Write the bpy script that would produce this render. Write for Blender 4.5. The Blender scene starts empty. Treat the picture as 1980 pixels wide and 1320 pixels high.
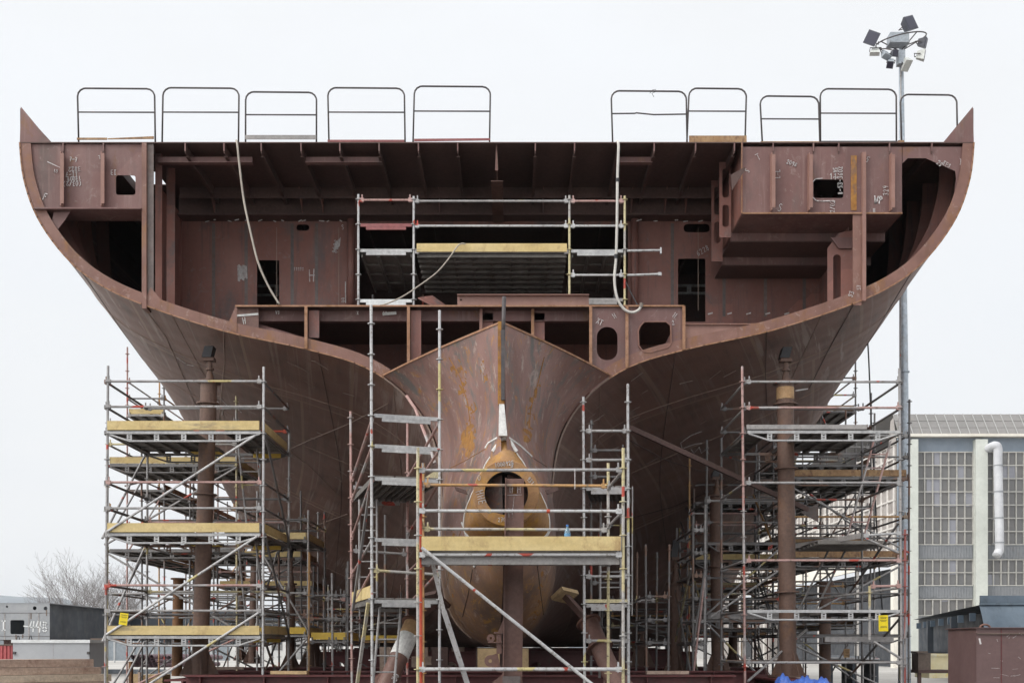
import bpy, math, random
from mathutils import Vector, Matrix
from mathutils.geometry import tessellate_polygon
random.seed(7)
R = math.radians
F = 2250.0; CX = 990.0; HY = 1250.0; EH = 1.6
S = bpy.context.scene
COL = S.collection
def P(px, py, Y): return Vector(((px-CX)*Y/F, Y, EH+(HY-py)*Y/F))
def PX(px, Y): return (px-CX)*Y/F
def PZ(py, Y): return EH+(HY-py)*Y/F

# ------------------------------------------------------------------ materials
def nmat(name):
    m = bpy.data.materials.new(name); m.use_nodes = True
    nt = m.node_tree; b = nt.nodes['Principled BSDF']
    return m, nt, b
def N(nt, t, **kw):
    n = nt.nodes.new(t)
    for k, v in kw.items():
        if hasattr(n, k): setattr(n, k, v)
        else: n.inputs[k].default_value = v
    return n
def c4(c): return (c[0], c[1], c[2], 1)
def noise(nt, vec, scale, detail=5, rough=.6, dist=0.0):
    n = nt.nodes.new('ShaderNodeTexNoise'); n.inputs['Scale'].default_value = scale
    n.inputs['Detail'].default_value = detail; n.inputs['Roughness'].default_value = rough
    n.inputs['Distortion'].default_value = dist
    nt.links.new(vec, n.inputs['Vector']); return n.outputs['Fac']
def mapv(nt, vec, sc, loc=(0,0,0)):
    n = nt.nodes.new('ShaderNodeMapping'); n.inputs['Scale'].default_value = sc; n.inputs['Location'].default_value = loc
    nt.links.new(vec, n.inputs['Vector']); return n.outputs['Vector']
def ramp(nt, fac, a, b):
    n = nt.nodes.new('ShaderNodeMapRange'); n.inputs['From Min'].default_value = a; n.inputs['From Max'].default_value = b
    nt.links.new(fac, n.inputs['Value']); return n.outputs['Result']
def mix(nt, fac, a, b):
    n = nt.nodes.new('ShaderNodeMix'); n.data_type = 'RGBA'
    if isinstance(fac, (int, float)): n.inputs[0].default_value = fac
    else: nt.links.new(fac, n.inputs[0])
    for s, x in ((6, a), (7, b)):
        if isinstance(x, tuple): n.inputs[s].default_value = c4(x)
        else: nt.links.new(x, n.inputs[s])
    return n.outputs[2]
def pos(nt): return nt.nodes.new('ShaderNodeNewGeometry').outputs['Position']
def mul(nt, a, b):
    n = nt.nodes.new('ShaderNodeMath'); n.operation = 'MULTIPLY'
    for i, x in enumerate((a, b)):
        if isinstance(x, (int, float)): n.inputs[i].default_value = x
        else: nt.links.new(x, n.inputs[i])
    return n.outputs[0]
def bump(nt, b, h, s, d=.02):
    n = nt.nodes.new('ShaderNodeBump'); n.inputs['Strength'].default_value = s; n.inputs['Distance'].default_value = d
    nt.links.new(h, n.inputs['Height']); nt.links.new(n.outputs[0], b.inputs['Normal'])
def paint(name, c1, c2, rust=None, ra=(.6, .75), sc=1.5, rough=.6, metal=0., streak=(1, 1, 1), third=None, ta=(.6, .8), fine=.35, fs=14, runs=None, plates=0):
    m, nt, b = nmat(name); p = pos(nt)
    v = mapv(nt, p, streak)
    col = mix(nt, ramp(nt, noise(nt, v, sc, 6), .33, .67), c1, c2)
    if third: col = mix(nt, ramp(nt, noise(nt, mapv(nt, p, streak, (7, 3, 1)), sc*.7, 7, .7), *ta), col, third)
    if rust: col = mix(nt, ramp(nt, noise(nt, mapv(nt, p, (1, 1, .6), (3, 9, 5)), sc*1.3, 8, .75, .4), *ra), col, rust)
    if runs:
        rn = noise(nt, mapv(nt, p, (6, 6, .35), (2, 1, 8)), 1.4, 6, .7)
        col = mix(nt, mul(nt, ramp(nt, rn, .54, .66), .6), col, runs[0])
        rn = noise(nt, mapv(nt, p, (3, 3, 2.2), (12, 5, 3)), 1.5, 7, .75, 1.5)
        col = mix(nt, mul(nt, ramp(nt, rn, .58, .64), .5), col, runs[1])
    if plates:
        pb = nt.nodes.new('ShaderNodeTexVoronoi'); pb.inputs['Scale'].default_value = .55; pb.distance = 'CHEBYCHEV'; nt.links.new(p, pb.inputs['Vector'])
        pv = nt.nodes.new('ShaderNodeSeparateColor'); nt.links.new(pb.outputs['Color'], pv.inputs[0])
        col = mix(nt, mul(nt, pv.outputs[0], plates), col, (.075, .042, .042))
    f = noise(nt, mapv(nt, p, (1, 1, 1), (1, 1, 5)), fs, 5, .75)
    mm = nt.nodes.new('ShaderNodeMix'); mm.data_type = 'RGBA'; mm.blend_type = 'MULTIPLY'; mm.inputs[0].default_value = 1
    g = mix(nt, ramp(nt, f, .3, .7), (1-fine,)*3, (1+fine*.3,)*3)
    nt.links.new(col, mm.inputs[6]); nt.links.new(g, mm.inputs[7])
    nt.links.new(mm.outputs[2], b.inputs['Base Color'])
    b.inputs['Roughness'].default_value = rough; b.inputs['Metallic'].default_value = metal
    if rough < .66 and not metal:
        rr = nt.nodes.new('ShaderNodeMapRange'); rr.inputs['From Min'].default_value = .3; rr.inputs['From Max'].default_value = .7; rr.inputs['To Min'].default_value = rough-.17; rr.inputs['To Max'].default_value = rough+.12
        nt.links.new(noise(nt, mapv(nt, p, (1, 1, 1), (8, 2, 6)), 1.7, 5, .6), rr.inputs['Value']); nt.links.new(rr.outputs['Result'], b.inputs['Roughness'])
    bump(nt, b, noise(nt, mapv(nt, p, (1, 1, 1), (5, 5, 1)), 1.6, 3, .5), .22, .04)
    return m
def flat(name, c, rough=.6, metal=0.):
    return paint(name, tuple(x*.85 for x in c), tuple(x*1.1 for x in c), sc=3, rough=rough, metal=metal, fine=.2)

M = {}
PR1, PR2 = (.150, .074, .068), (.205, .110, .101)
M['primer'] = paint('primer_plate', PR1, PR2, (.19, .088, .038), (.60, .70), 1.1, .62, third=(.125, .088, .08), ta=(.52, .66), streak=(1, 1, .35), fine=.09, fs=9, runs=((.26, .165, .15), (.30, .22, .205)), plates=.3)
M['primer_in'] = paint('primer_inner', (.225, .092, .072), (.29, .135, .11), (.12, .105, .105), (.54, .7), .8, .65, third=(.085, .085, .095), ta=(.56, .70), streak=(1, 1, .3), fine=.10, fs=9, runs=((.10, .075, .075), (.26, .19, .18)), plates=.4)
M['primer_dark'] = paint('primer_dark_shade', (.082, .047, .041), (.122, .069, .060), (.085, .065, .06), (.62, .76), 1.2, .7, streak=(1, .3, 1))  # darker primer copy; soffit and interior shade is painted into this colour
M['edge'] = paint('rusty_cut_edge', (.30, .15, .08), (.36, .20, .13), (.22, .10, .03), (.5, .65), 3, .7)
M['rim'] = paint('rim_plate', (.16, .076, .058), (.225, .115, .092), (.22, .10, .04), (.52, .66), 1.6, .6, third=(.30, .21, .19), ta=(.60, .68), fine=.1, fs=8, runs=((.14, .068, .045), (.32, .23, .20)))
M['stiff'] = paint('stiffener_plate', (.22, .115, .092), (.29, .16, .132), (.25, .12, .05), (.58, .7), 2.2, .6, fine=.1, fs=8)
M['post_grey'] = paint('mill_scale_post', (.12, .10, .098), (.18, .14, .13), (.17, .095, .07), (.55, .7), 2, .6, streak=(1, 1, .3))
M['column'] = paint('rusty_pipe_column', (.115, .068, .052), (.175, .105, .08), (.20, .10, .05), (.55, .7), 1.6, .7, streak=(1, 1, .5), third=(.12, .11, .115), ta=(.62, .74))
M['column_orange'] = paint('orange_rust_column', (.19, .085, .035), (.25, .125, .055), (.10, .06, .045), (.55, .7), 1.6, .75, streak=(1, 1, .5))
M['column_wrap'] = paint('ochre_sleeve', (.42, .25, .12), (.50, .33, .18), (.2, .11, .06), (.55, .7), 4, .7)
M['red_beam'] = paint('dark_red_oxide', (.10, .022, .024), (.15, .036, .036), (.08, .04, .035), (.55, .7), 1.2, .55)
M['bracket'] = paint('primer_bracket', (.135, .068, .055), (.185, .10, .082), (.20, .09, .045), (.55, .7), 2, .6)
M['timber'] = paint('old_timber', (.40, .29, .235), (.54, .42, .345), (.27, .165, .135), (.54, .72), 2.2, .85, streak=(.35, .35, 4))
M['timber_grey'] = paint('weathered_timber', (.55, .45, .35), (.68, .57, .45), (.34, .24, .18), (.55, .72), 2.2, .85, streak=(.35, .35, 4))
M['wood_light'] = paint('pale_wood', (.42, .29, .15), (.52, .38, .22), (.25, .16, .08), (.6, .75), 3, .8)
M['ply_yellow'] = paint('yellow_toe_board', (.53, .40, .17), (.63, .50, .25), (.36, .24, .11), (.54, .70), 2.2, .68, third=(.26, .21, .14), ta=(.58, .72), fine=.16, streak=(.5, 1, 2))
M['ply_bright'] = paint('bright_yellow_board', (.60, .40, .05), (.68, .47, .08), (.35, .22, .06), (.62, .78), 2, .6, fine=.15)
M['toe_grey'] = paint('grey_toe_board', (.26, .25, .25), (.36, .34, .33), (.22, .16, .14), (.6, .75), 3, .6)
M['toe_rust'] = paint('rusty_toe_board', (.30, .17, .08), (.42, .27, .14), (.16, .08, .05), (.5, .65), 4, .7)
M['toe_red'] = paint('red_toe_board', (.24, .075, .075), (.30, .10, .10), None, sc=3)
M['deck'] = paint('scaffold_deck', (.13, .122, .115), (.215, .20, .185), (.17, .125, .10), (.58, .72), 2.5, .6, metal=.2)
M['alu'] = paint('galvanised_beam', (.38, .38, .39), (.52, .52, .52), (.40, .34, .20), (.66, .76), 2.5, .5, metal=.15)
def galv(name, c1, c2, extra, ea):
    m, nt, b = nmat(name); p = pos(nt)
    col = mix(nt, ramp(nt, noise(nt, p, 2.2, 6, .7), .35, .65), c1, c2)
    col = mix(nt, ramp(nt, noise(nt, mapv(nt, p, (1, 1, 1), (11, 5, 2)), 1.3, 1, .4), *ea), col, extra)
    col = mix(nt, ramp(nt, noise(nt, mapv(nt, p, (1, 1, 1), (2, 15, 8)), 3.4, 0, .4), .765, .775), col, (.42, .07, .05))
    col = mix(nt, ramp(nt, noise(nt, mapv(nt, p, (1, 1, 1), (5, 5, 8)), 14, 6, .8), .52, .66), col, (.155, .125, .10))
    nt.links.new(col, b.inputs['Base Color']); b.inputs['Metallic'].default_value = .25; b.inputs['Roughness'].default_value = .48
    return m
M['galv'] = galv('galvanised_tube', (.25, .245, .25), (.40, .39, .39), (.45, .38, .18), (.69, .70))
M['galv_light'] = galv('bright_galvanised_tube', (.40, .40, .415), (.53, .53, .53), (.50, .44, .22), (.69, .70))
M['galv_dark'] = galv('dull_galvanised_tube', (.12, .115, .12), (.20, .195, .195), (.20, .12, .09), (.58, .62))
M['tube_pink'] = galv('faded_red_tube', (.38, .22, .20), (.46, .31, .29), (.40, .38, .38), (.55, .60))
M['tube_yellow'] = galv('yellow_painted_tube', (.50, .43, .24), (.56, .50, .31), (.40, .385, .37), (.50, .54))
M['tube_orange'] = galv('rust_orange_tube', (.42, .22, .07), (.50, .31, .15), (.30, .22, .16), (.6, .64))
M['tube_red'] = flat('red_tube', (.50, .075, .035)); M['tube_dullred'] = galv('dull_red_tube', (.26, .075, .07), (.34, .12, .11), (.3, .28, .28), (.6, .64))
M['rail_dark'] = paint('dark_rail_tube', (.055, .05, .055), (.09, .075, .075), (.22, .12, .06), (.62, .72), 3, .6)
M['rope'] = flat('pale_hose', (.55, .53, .50), .7)
M['rope_tan'] = flat('tan_hose', (.40, .36, .31), .75)
M['rope_dark'] = flat('grey_brown_cable', (.20, .17, .15), .8)
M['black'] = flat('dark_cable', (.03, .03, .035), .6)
M['chalk'] = paint('white_chalk', (.58, .55, .55), (.72, .70, .70), (.42, .34, .33), (.5, .62), 9, .9)
M['whitepaint'] = paint('white_primer_paint', (.70, .70, .69), (.82, .82, .80), (.50, .42, .36), (.6, .72), 6, .7)
M['blue'] = paint('blue_tarpaulin', (.045, .105, .42), (.075, .17, .55), None, sc=4, rough=.45)
M['sign'] = flat('yellow_sign_board', (.80, .62, .01), .5)
M['ink'] = flat('sign_ink', (.07, .06, .03), .7)
M['mast'] = paint('galvanised_mast', (.40, .46, .53), (.53, .59, .65), (.42, .44, .47), (.5, .6), 5, .45, metal=.3, fine=.3)
M['lampbody'] = paint('lamp_housing', (.055, .06, .08), (.09, .095, .12), None, sc=3, rough=.45)
M['lampgrey'] = paint('lamp_box_grey', (.33, .37, .42), (.42, .46, .50), None, sc=3, rough=.5)
M['lamppale'] = flat('lamp_housing_pale', (.58, .60, .58), .5)
mg, ntg, bg = nmat('lamp_glass'); bg.inputs['Base Color'].default_value = (.06, .06, .085, 1); bg.inputs['Roughness'].default_value = .35; bg.inputs['Specular IOR Level'].default_value = .3
M['lampglass'] = mg
mb, ntb, bb = nmat('blue_bottle_plastic'); bb.inputs['Base Color'].default_value = (.45, .72, .92, 1); bb.inputs['Roughness'].default_value = .12
bb.inputs['Transmission Weight'].default_value = .75; M['bottle'] = mb
M['bottle_cap'] = flat('bottle_cap_blue', (.05, .2, .55), .4)
M['label_blue'] = flat('bottle_label', (.14, .36, .60), .5)
M['grey_block'] = paint('grey_primer_block', (.26, .275, .295), (.34, .35, .365), (.27, .215, .18), (.58, .72), .5, .65, third=(.22, .24, .27), ta=(.55, .7), fine=.12, fs=3, streak=(1, 1, .5))
M['dark_block'] = paint('blue_black_steel', (.030, .038, .050), (.058, .072, .09), (.075, .08, .085), (.55, .7), .5, .6, fine=.15, fs=4)
M['bluesteel'] = paint('blue_grey_steel', (.075, .11, .15), (.13, .17, .215), (.06, .08, .10), (.55, .7), .7, .5, streak=(1, 1, .35), fine=.15, fs=4)
M['box_grey'] = paint('grey_container', (.33, .345, .37), (.38, .39, .41), (.37, .32, .32), (.64, .78), .6, .6, fine=.08, fs=4)
M['box_lid'] = flat('pale_lid', (.68, .70, .71))
M['red_box'] = flat('red_corrugated', (.40, .08, .085), .55)
M['brown_plate'] = paint('brown_steel_plate', (.13, .095, .075), (.18, .135, .11), None, sc=1)
M['brown_box'] = paint('brown_primer_box', (.118, .070, .068), (.152, .094, .092), (.24, .17, .17), (.7, .78), 1.6, .6, fine=.15)
M['pipe_purple'] = paint('purple_pipe', (.20, .13, .15), (.29, .20, .22), (.2, .11, .09), (.55, .7), 1, .6)
M['bark'] = flat('bare_bark_hazed', (.21, .19, .185), .9)  # bark lightened to imitate distance haze
M['cream'] = paint('cream_fascia', (.72, .68, .60), (.80, .77, .70), (.55, .47, .38), (.68, .78), .25, .7, fine=.12, fs=2)
M['hall_side'] = paint('pale_wall_sheeting', (.30, .275, .26), (.40, .37, .35), (.24, .21, .195), (.5, .62), .35, .8, streak=(1, 1, .2), fine=.12, fs=2)
M['batten'] = flat('cream_batten', (.64, .61, .575))
M['hall_panel'] = paint('blue_grey_cladding', (.19, .235, .29), (.25, .29, .34), None, sc=.3, rough=.6, fine=.12, fs=2)
M['hall_band'] = paint('grey_ribbed_cladding', (.25, .265, .285), (.31, .32, .335), (.28, .26, .24), (.6, .7), .4, .65, fine=.12, fs=2)
M['pilaster'] = paint('pale_green_pilaster', (.56, .585, .54), (.62, .645, .60), (.50, .49, .44), (.6, .75), .5, .7, fine=.12, fs=2)
M['roof'] = paint('grey_roof_sheet', (.20, .195, .19), (.25, .24, .235), (.22, .205, .19), (.55, .65), .4, .7, fine=.12, fs=2)
M['roofrib'] = flat('roof_rib', (.40, .40, .395)); M['roofbar'] = flat('roof_seam', (.19, .185, .18))
M['duct'] = paint('white_duct', (.50, .51, .54), (.60, .61, .635), (.45, .43, .41), (.62, .75), .8, .5, fine=.12, fs=2)
M['opening'] = paint('door_shade', (.035, .04, .05), (.055, .06, .07), None, sc=.4)  # near-black colour painted for the shade inside the hall door
M['yellow_box'] = paint('yellow_white_skip', (.62, .52, .25), (.72, .68, .52), (.75, .50, .02), (.52, .58), 1.2, .6, fine=.12, fs=2)
M['shed'] = paint('far_shed_wall', (.50, .50, .50), (.66, .65, .63), (.40, .30, .27), (.6, .7), .08, .8, fine=.12, fs=2)
M['shedroof'] = flat('far_shed_roof', (.25, .22, .22))
M['fence'] = flat('far_fence', (.24, .27, .30), .8)
def glass_panes():
    m, nt, b = nmat('dusty_window_panes'); p = pos(nt)
    v = mapv(nt, p, (1/.572, 1, 1/1.03), (0, 0, .12))
    w = nt.nodes.new('ShaderNodeTexWhiteNoise'); w.noise_dimensions = '3D'
    fl = nt.nodes.new('ShaderNodeVectorMath'); fl.operation = 'FLOOR'; nt.links.new(v, fl.inputs[0]); nt.links.new(fl.outputs[0], w.inputs['Vector'])
    col = mix(nt, w.outputs['Value'], (.145, .146, .15), (.185, .187, .19))
    col = mix(nt, ramp(nt, noise(nt, p, .8, 4), .35, .65), col, (.165, .16, .158))
    g = nt.nodes.new('ShaderNodeMath'); g.operation = 'GREATER_THAN'; g.inputs[1].default_value = .93; nt.links.new(w.outputs['Value'], g.inputs[0])
    col = mix(nt, g.outputs[0], col, (.27, .275, .31))
    nt.links.new(col, b.inputs['Base Color']); b.inputs['Roughness'].default_value = .55
    return m
M['panes'] = glass_panes()
M['mullion'] = flat('window_bars', (.47, .46, .43))
def hull_mat():
    m, nt, b = nmat('hull_plating_primer')
    uv = nt.nodes.new('ShaderNodeUVMap').outputs['UV']; p = pos(nt)
    col = mix(nt, ramp(nt, noise(nt, p, .45, 6, .65), .35, .65), (.138, .070, .054), (.205, .112, .090))
    st = noise(nt, mapv(nt, uv, (3.2, .12, 1)), 2.2, 5, .7)
    col = mix(nt, mul(nt, ramp(nt, st, .50, .66), .55), col, (.185, .125, .103))
    st2 = noise(nt, mapv(nt, uv, (2.2, .3, 1), (4, 8, 0)), 1.6, 5, .65)
    col = mix(nt, mul(nt, ramp(nt, st2, .52, .68), .6), col, (.062, .038, .031))
    chip = noise(nt, mapv(nt, uv, (3.4, .22, 1), (14, 3, 0)), 1.5, 5, .6)
    chipm = ramp(nt, noise(nt, mapv(nt, uv, (.25, .18, 1), (1, 7, 0)), 1.3, 3, .5), .48, .6)
    col = mix(nt, mul(nt, mul(nt, ramp(nt, chip, .57, .61), chipm), .75), col, (.33, .27, .24))
    scr = noise(nt, mapv(nt, uv, (7, .10, 1), (4, 13, 0)), 1.2, 3, .6)
    col = mix(nt, mul(nt, ramp(nt, scr, .58, .64), .5), col, (.27, .21, .185))
    col = mix(nt, ramp(nt, noise(nt, mapv(nt, p, (1, 1, 1), (3, 3, 3)), .7, 7, .7), .58, .72), col, (.155, .075, .043))
    pl = nt.nodes.new('ShaderNodeTexBrick'); pl.inputs['Scale'].default_value = 1; pl.inputs['Brick Width'].default_value = 2.3; pl.inputs['Row Height'].default_value = 7.0; pl.inputs['Mortar Size'].default_value = 0; pl.offset = .5
    pl.inputs['Color1'].default_value = (0, 0, 0, 1); pl.inputs['Color2'].default_value = (1, 1, 1, 1)
    nt.links.new(mapv(nt, uv, (1, 1, 1), (.6, 2, 0)), pl.inputs['Vector'])
    col = mix(nt, mul(nt, pl.outputs['Color'], .3), col, (.072, .044, .036))
    br = nt.nodes.new('ShaderNodeTexBrick'); br.inputs['Scale'].default_value = 1; br.inputs['Brick Width'].default_value = 2.3
    br.inputs['Row Height'].default_value = 7.0; br.inputs['Mortar Size'].default_value = .04; br.inputs['Mortar Smooth'].default_value = .3
    br.offset = .5
    nt.links.new(mapv(nt, uv, (1, 1, 1), (.6, 2, 0)), br.inputs['Vector'])
    mf = mul(nt, br.outputs['Fac'], .8)
    col = mix(nt, mf, col, (.235, .16, .12))
    nt.links.new(col, b.inputs['Base Color']); b.inputs['Roughness'].default_value = .5
    sv = nt.nodes.new('ShaderNodeSeparateXYZ'); nt.links.new(uv, sv.inputs[0])
    def sine(o, per):
        n = nt.nodes.new('ShaderNodeMath'); n.operation = 'SINE'; nt.links.new(mul(nt, o, 6.2832/per), n.inputs[0]); return n.outputs[0]
    hs = mul(nt, sine(sv.outputs['Y'], .75), noise(nt, p, .8, 3, .5))
    ad = nt.nodes.new('ShaderNodeMath'); ad.operation = 'ADD'; nt.links.new(hs, ad.inputs[0]); nt.links.new(mul(nt, noise(nt, p, 1.1, 4, .55), 2.2), ad.inputs[1])
    bump(nt, b, ad.outputs[0], .45, .018)
    return m
M['hull'] = hull_mat()
def skeg_mat():
    m, nt, b = nmat('stern_plating_rust_stained'); p = pos(nt)
    col = mix(nt, ramp(nt, noise(nt, mapv(nt, p, (1, 1, .5)), 1.1, 6, .65, .3), .38, .62), (.19, .10, .083), (.285, .17, .15))
    col = mix(nt, ramp(nt, noise(nt, mapv(nt, p, (1.3, 1.3, .8), (4, 1, 2)), 1.3, 8, .75, 1.2), .50, .62), col, (.135, .125, .118))
    col = mix(nt, mul(nt, ramp(nt, noise(nt, mapv(nt, p, (1.5, 1.5, 1.0), (9, 2, 2)), 1.3, 9, .8, 1.6), .565, .605), .85), col, (.35, .165, .035))
    sc = noise(nt, mapv(nt, p, (9, 3, 1.6), (2, 2, 7)), 1.3, 4, .7)
    col = mix(nt, mul(nt, ramp(nt, sc, .60, .68), .6), col, (.44, .37, .33))
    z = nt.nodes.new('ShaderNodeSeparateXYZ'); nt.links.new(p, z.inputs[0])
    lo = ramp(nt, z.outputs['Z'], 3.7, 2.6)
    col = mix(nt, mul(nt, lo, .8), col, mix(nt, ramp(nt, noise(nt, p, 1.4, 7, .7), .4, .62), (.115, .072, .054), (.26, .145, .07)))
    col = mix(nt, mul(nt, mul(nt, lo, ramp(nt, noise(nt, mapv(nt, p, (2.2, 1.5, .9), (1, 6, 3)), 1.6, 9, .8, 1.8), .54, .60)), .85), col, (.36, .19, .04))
    col = mix(nt, mul(nt, ramp(nt, noise(nt, mapv(nt, p, (1.6, 1.6, 1.2), (6, 1, 9)), 1.8, 7, .75, 1.2), .58, .64), .55), col, (.40, .33, .30))
    nt.links.new(col, b.inputs['Base Color']); b.inputs['Roughness'].default_value = .52
    bump(nt, b, noise(nt, p, 1.8, 5, .6), .35, .025)
    return m
M['skeg'] = skeg_mat()
M['boss'] = paint('orange_rust_casting', (.29, .14, .05), (.36, .20, .085), (.40, .20, .025), (.50, .62), 1.8, .55, third=(.25, .18, .14), ta=(.53, .66), streak=(1, 1, .6))
M['rustline'] = paint('rust_weld_line', (.38, .19, .04), (.30, .13, .03), (.22, .12, .07), (.5, .6), 5, .8)
M['dark_line'] = flat('weld_seam', (.06, .04, .035), .7)
M['seam_light'] = flat('weld_seam_bare', (.30, .22, .18), .6)
M['seam_pale'] = flat('bare_scratch', (.34, .28, .25), .7)
def ground_mat():
    m, nt, b = nmat('concrete_yard'); p = pos(nt)
    col = mix(nt, ramp(nt, noise(nt, p, .12, 8, .65), .35, .65), (.36, .345, .325), (.47, .455, .43))
    col = mix(nt, ramp(nt, noise(nt, mapv(nt, p, (1, 1, 1), (30, 4, 0)), .9, 7, .7), .55, .75), col, (.30, .285, .265))
    br = nt.nodes.new('ShaderNodeTexBrick'); br.inputs['Scale'].default_value = 1; br.inputs['Brick Width'].default_value = 6; br.inputs['Row Height'].default_value = 6
    br.inputs['Mortar Size'].default_value = .03; br.offset = 0; nt.links.new(p, br.inputs['Vector'])
    col = mix(nt, mul(nt, br.outputs['Fac'], .6), col, (.17, .16, .15))
    nt.links.new(col, b.inputs['Base Color']); b.inputs['Roughness'].default_value = .85
    return m
M['ground'] = ground_mat()
M['bounce_cut'] = paint('bounce_cut_ground', (.07, .062, .056), (.11, .10, .09), (.10, .06, .045), (.5, .65), .5, .8)  # darkened ground colour for the sheet that cuts bounce light
M['hillmat'] = paint('wooded_hill_hazed', (.15, .18, .21), (.21, .24, .265), None, sc=.02, rough=.9)  # hill paled to blue-grey; distance haze is painted into the colour

# ------------------------------------------------------------------ mesh helpers
ORG = {}
class MB:
    def __init__(s): s.v = []; s.f = []; s.uv = None
    def add(s, vs, fs):
        o = len(s.v); s.v += [tuple(v) for v in vs]; s.f += [tuple(i+o for i in f) for f in fs]; return s
    def box(s, x0, x1, y0, y1, z0, z1):
        vs = [(x, y, z) for z in (z0, z1) for y in (y0, y1) for x in (x0, x1)]
        return s.add(vs, [(0, 2, 3, 1), (4, 5, 7, 6), (0, 1, 5, 4), (2, 6, 7, 3), (0, 4, 6, 2), (1, 3, 7, 5)])
    def obox(s, c, ax, ay, az):
        c = Vector(c); ax, ay, az = Vector(ax), Vector(ay), Vector(az)
        vs = [c+i*ax+j*ay+k*az for k in (-1, 1) for j in (-1, 1) for i in (-1, 1)]
        return s.add(vs, [(0, 2, 3, 1), (4, 5, 7, 6), (0, 1, 5, 4), (2, 6, 7, 3), (0, 4, 6, 2), (1, 3, 7, 5)])
    def bar(s, a, b, w, h, up=(0, 0, 1)):
        a, b = Vector(a), Vector(b); d = b-a; L = d.length; d.normalize(); up = Vector(up)
        if abs(d.dot(up)) > .98: up = Vector((0, 1, 0))
        r = d.cross(up).normalized(); u = r.cross(d).normalized()
        return s.obox((a+b)/2, d*L/2, r*w/2, u*h/2)
    def tube(s, a, b, r, n=8, r2=None, caps=True):
        return s.path([a, b], r, n, r2, caps)
    def path(s, pts, r, n=8, r2=None, caps=True):
        pts = [Vector(p) for p in pts]; k = len(pts); r2 = r if r2 is None else r2
        o = len(s.v); prev = None
        for i, p in enumerate(pts):
            d = (pts[min(i+1, k-1)]-pts[max(i-1, 0)])
            if d.length < 1e-9: d = Vector((0, 0, 1))
            d.normalize()
            if prev is None:
                up = Vector((0, 0, 1)) if abs(d.z) < .9 else Vector((0, 1, 0))
                a1 = d.cross(up).normalized()
            else:
                a1 = prev-d*prev.dot(d)
                a1 = a1.normalized() if a1.length > 1e-6 else d.orthogonal().normalized()
            prev = a1; a2 = d.cross(a1)
            rr = r+(r2-r)*i/(k-1)
            for j in range(n):
                t = 2*math.pi*(j+.5)/n
                s.v.append(tuple(p+(a1*math.cos(t)+a2*math.sin(t))*rr))
        for i in range(k-1):
            for j in range(n):
                j2 = (j+1) % n
                s.f.append((o+i*n+j, o+i*n+j2, o+(i+1)*n+j2, o+(i+1)*n+j))
        if caps:
            s.f.append(tuple(o+j for j in reversed(range(n)))); s.f.append(tuple(o+(k-1)*n+j for j in range(n)))
        return s
    def disc(s, c, ax, r, h, n=10):
        c = Vector(c); ax = Vector(ax).normalized()
        return s.tube(c-ax*h/2, c+ax*h/2, r, n)
    def ring(s, c, r0, r1, h, n=24):   # annulus, axis z
        c = Vector(c); o = len(s.v)
        for j in range(n):
            t = 2*math.pi*j/n
            for (r, z) in ((r0, 0), (r1, 0), (r1, h), (r0, h)):
                s.v.append((c.x+r*math.cos(t), c.y+r*math.sin(t), c.z+z))
        for j in range(n):
            a = o+4*j; b = o+4*((j+1) % n)
            for q in range(4):
                q2 = (q+1) % 4; s.f.append((a+q, b+q, b+q2, a+q2))
        return s
    def plate(s, outer, y0, y1, holes=()):
        loops = [[Vector((p[0], p[1], 0)) for p in outer]]+[[Vector((p[0], p[1], 0)) for p in h] for h in holes]
        tris = tessellate_polygon(loops); fl = [p for l in loops for p in l]; n = len(fl); o = len(s.v)
        s.v += [(p.x, y0, p.y) for p in fl]+[(p.x, y1, p.y) for p in fl]
        for t in tris:
            a, b, c = t
            s.f.append((o+a, o+b, o+c)); s.f.append((o+n+c, o+n+b, o+n+a))
        k = 0
        for l in loops:
            m = len(l)
            for i in range(m):
                a = o+k+i; b = o+k+(i+1) % m
                s.f.append((a, b, b+n, a+n))
            k += m
        return s
    def build(s, name, mat, parent=None, smooth=False, label=None, origin=None):
        import bmesh
        me = bpy.data.meshes.new(name)
        if parent is not None: og = ORG[parent.name]
        elif origin is not None: og = Vector(origin)
        else:
            xs = [v[0] for v in s.v]; ys = [v[1] for v in s.v]; zs = [v[2] for v in s.v]
            og = Vector(((min(xs)+max(xs))/2, (min(ys)+max(ys))/2, min(zs)))
        me.from_pydata([(v[0]-og.x, v[1]-og.y, v[2]-og.z) for v in s.v], [], s.f)
        if s.uv:
            ul = me.uv_layers.new(name='UVMap')
            for l in me.loops: ul.data[l.index].uv = s.uv[l.vertex_index]
        bm = bmesh.new(); bm.from_mesh(me)
        bmesh.ops.recalc_face_normals(bm, faces=bm.faces); bm.to_mesh(me); bm.free()
        me.materials.append(mat)
        if smooth: me.polygons.foreach_set('use_smooth', [True]*len(me.polygons))
        o = bpy.data.objects.new(name, me); COL.objects.link(o)
        if parent is not None: o.parent = parent; ORG[o.name] = og
        else: o.location = og; ORG[o.name] = og
        if label: o['label'] = label
        return o
def smooth_by_angle(o, a=40):
    me = o.data
    me.polygons.foreach_set('use_smooth', [True]*len(me.polygons))
    try: me.set_sharp_from_angle(angle=R(a))
    except Exception: pass
def thing(name, label, cat, loc, group=None):
    o = bpy.data.objects.new(name, None); COL.objects.link(o); o.location = loc; o.empty_display_size = .3
    o['label'] = label; o['category'] = cat
    if group: o['group'] = group
    ORG[o.name] = Vector(loc); return o
def tag(o, label, cat, group=None):
    o['label'] = label; o['category'] = cat
    if group: o['group'] = group
    return o
def pxpoly(pts, Y): return [(PX(a, Y), PZ(b, Y)) for a, b in pts]
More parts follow.
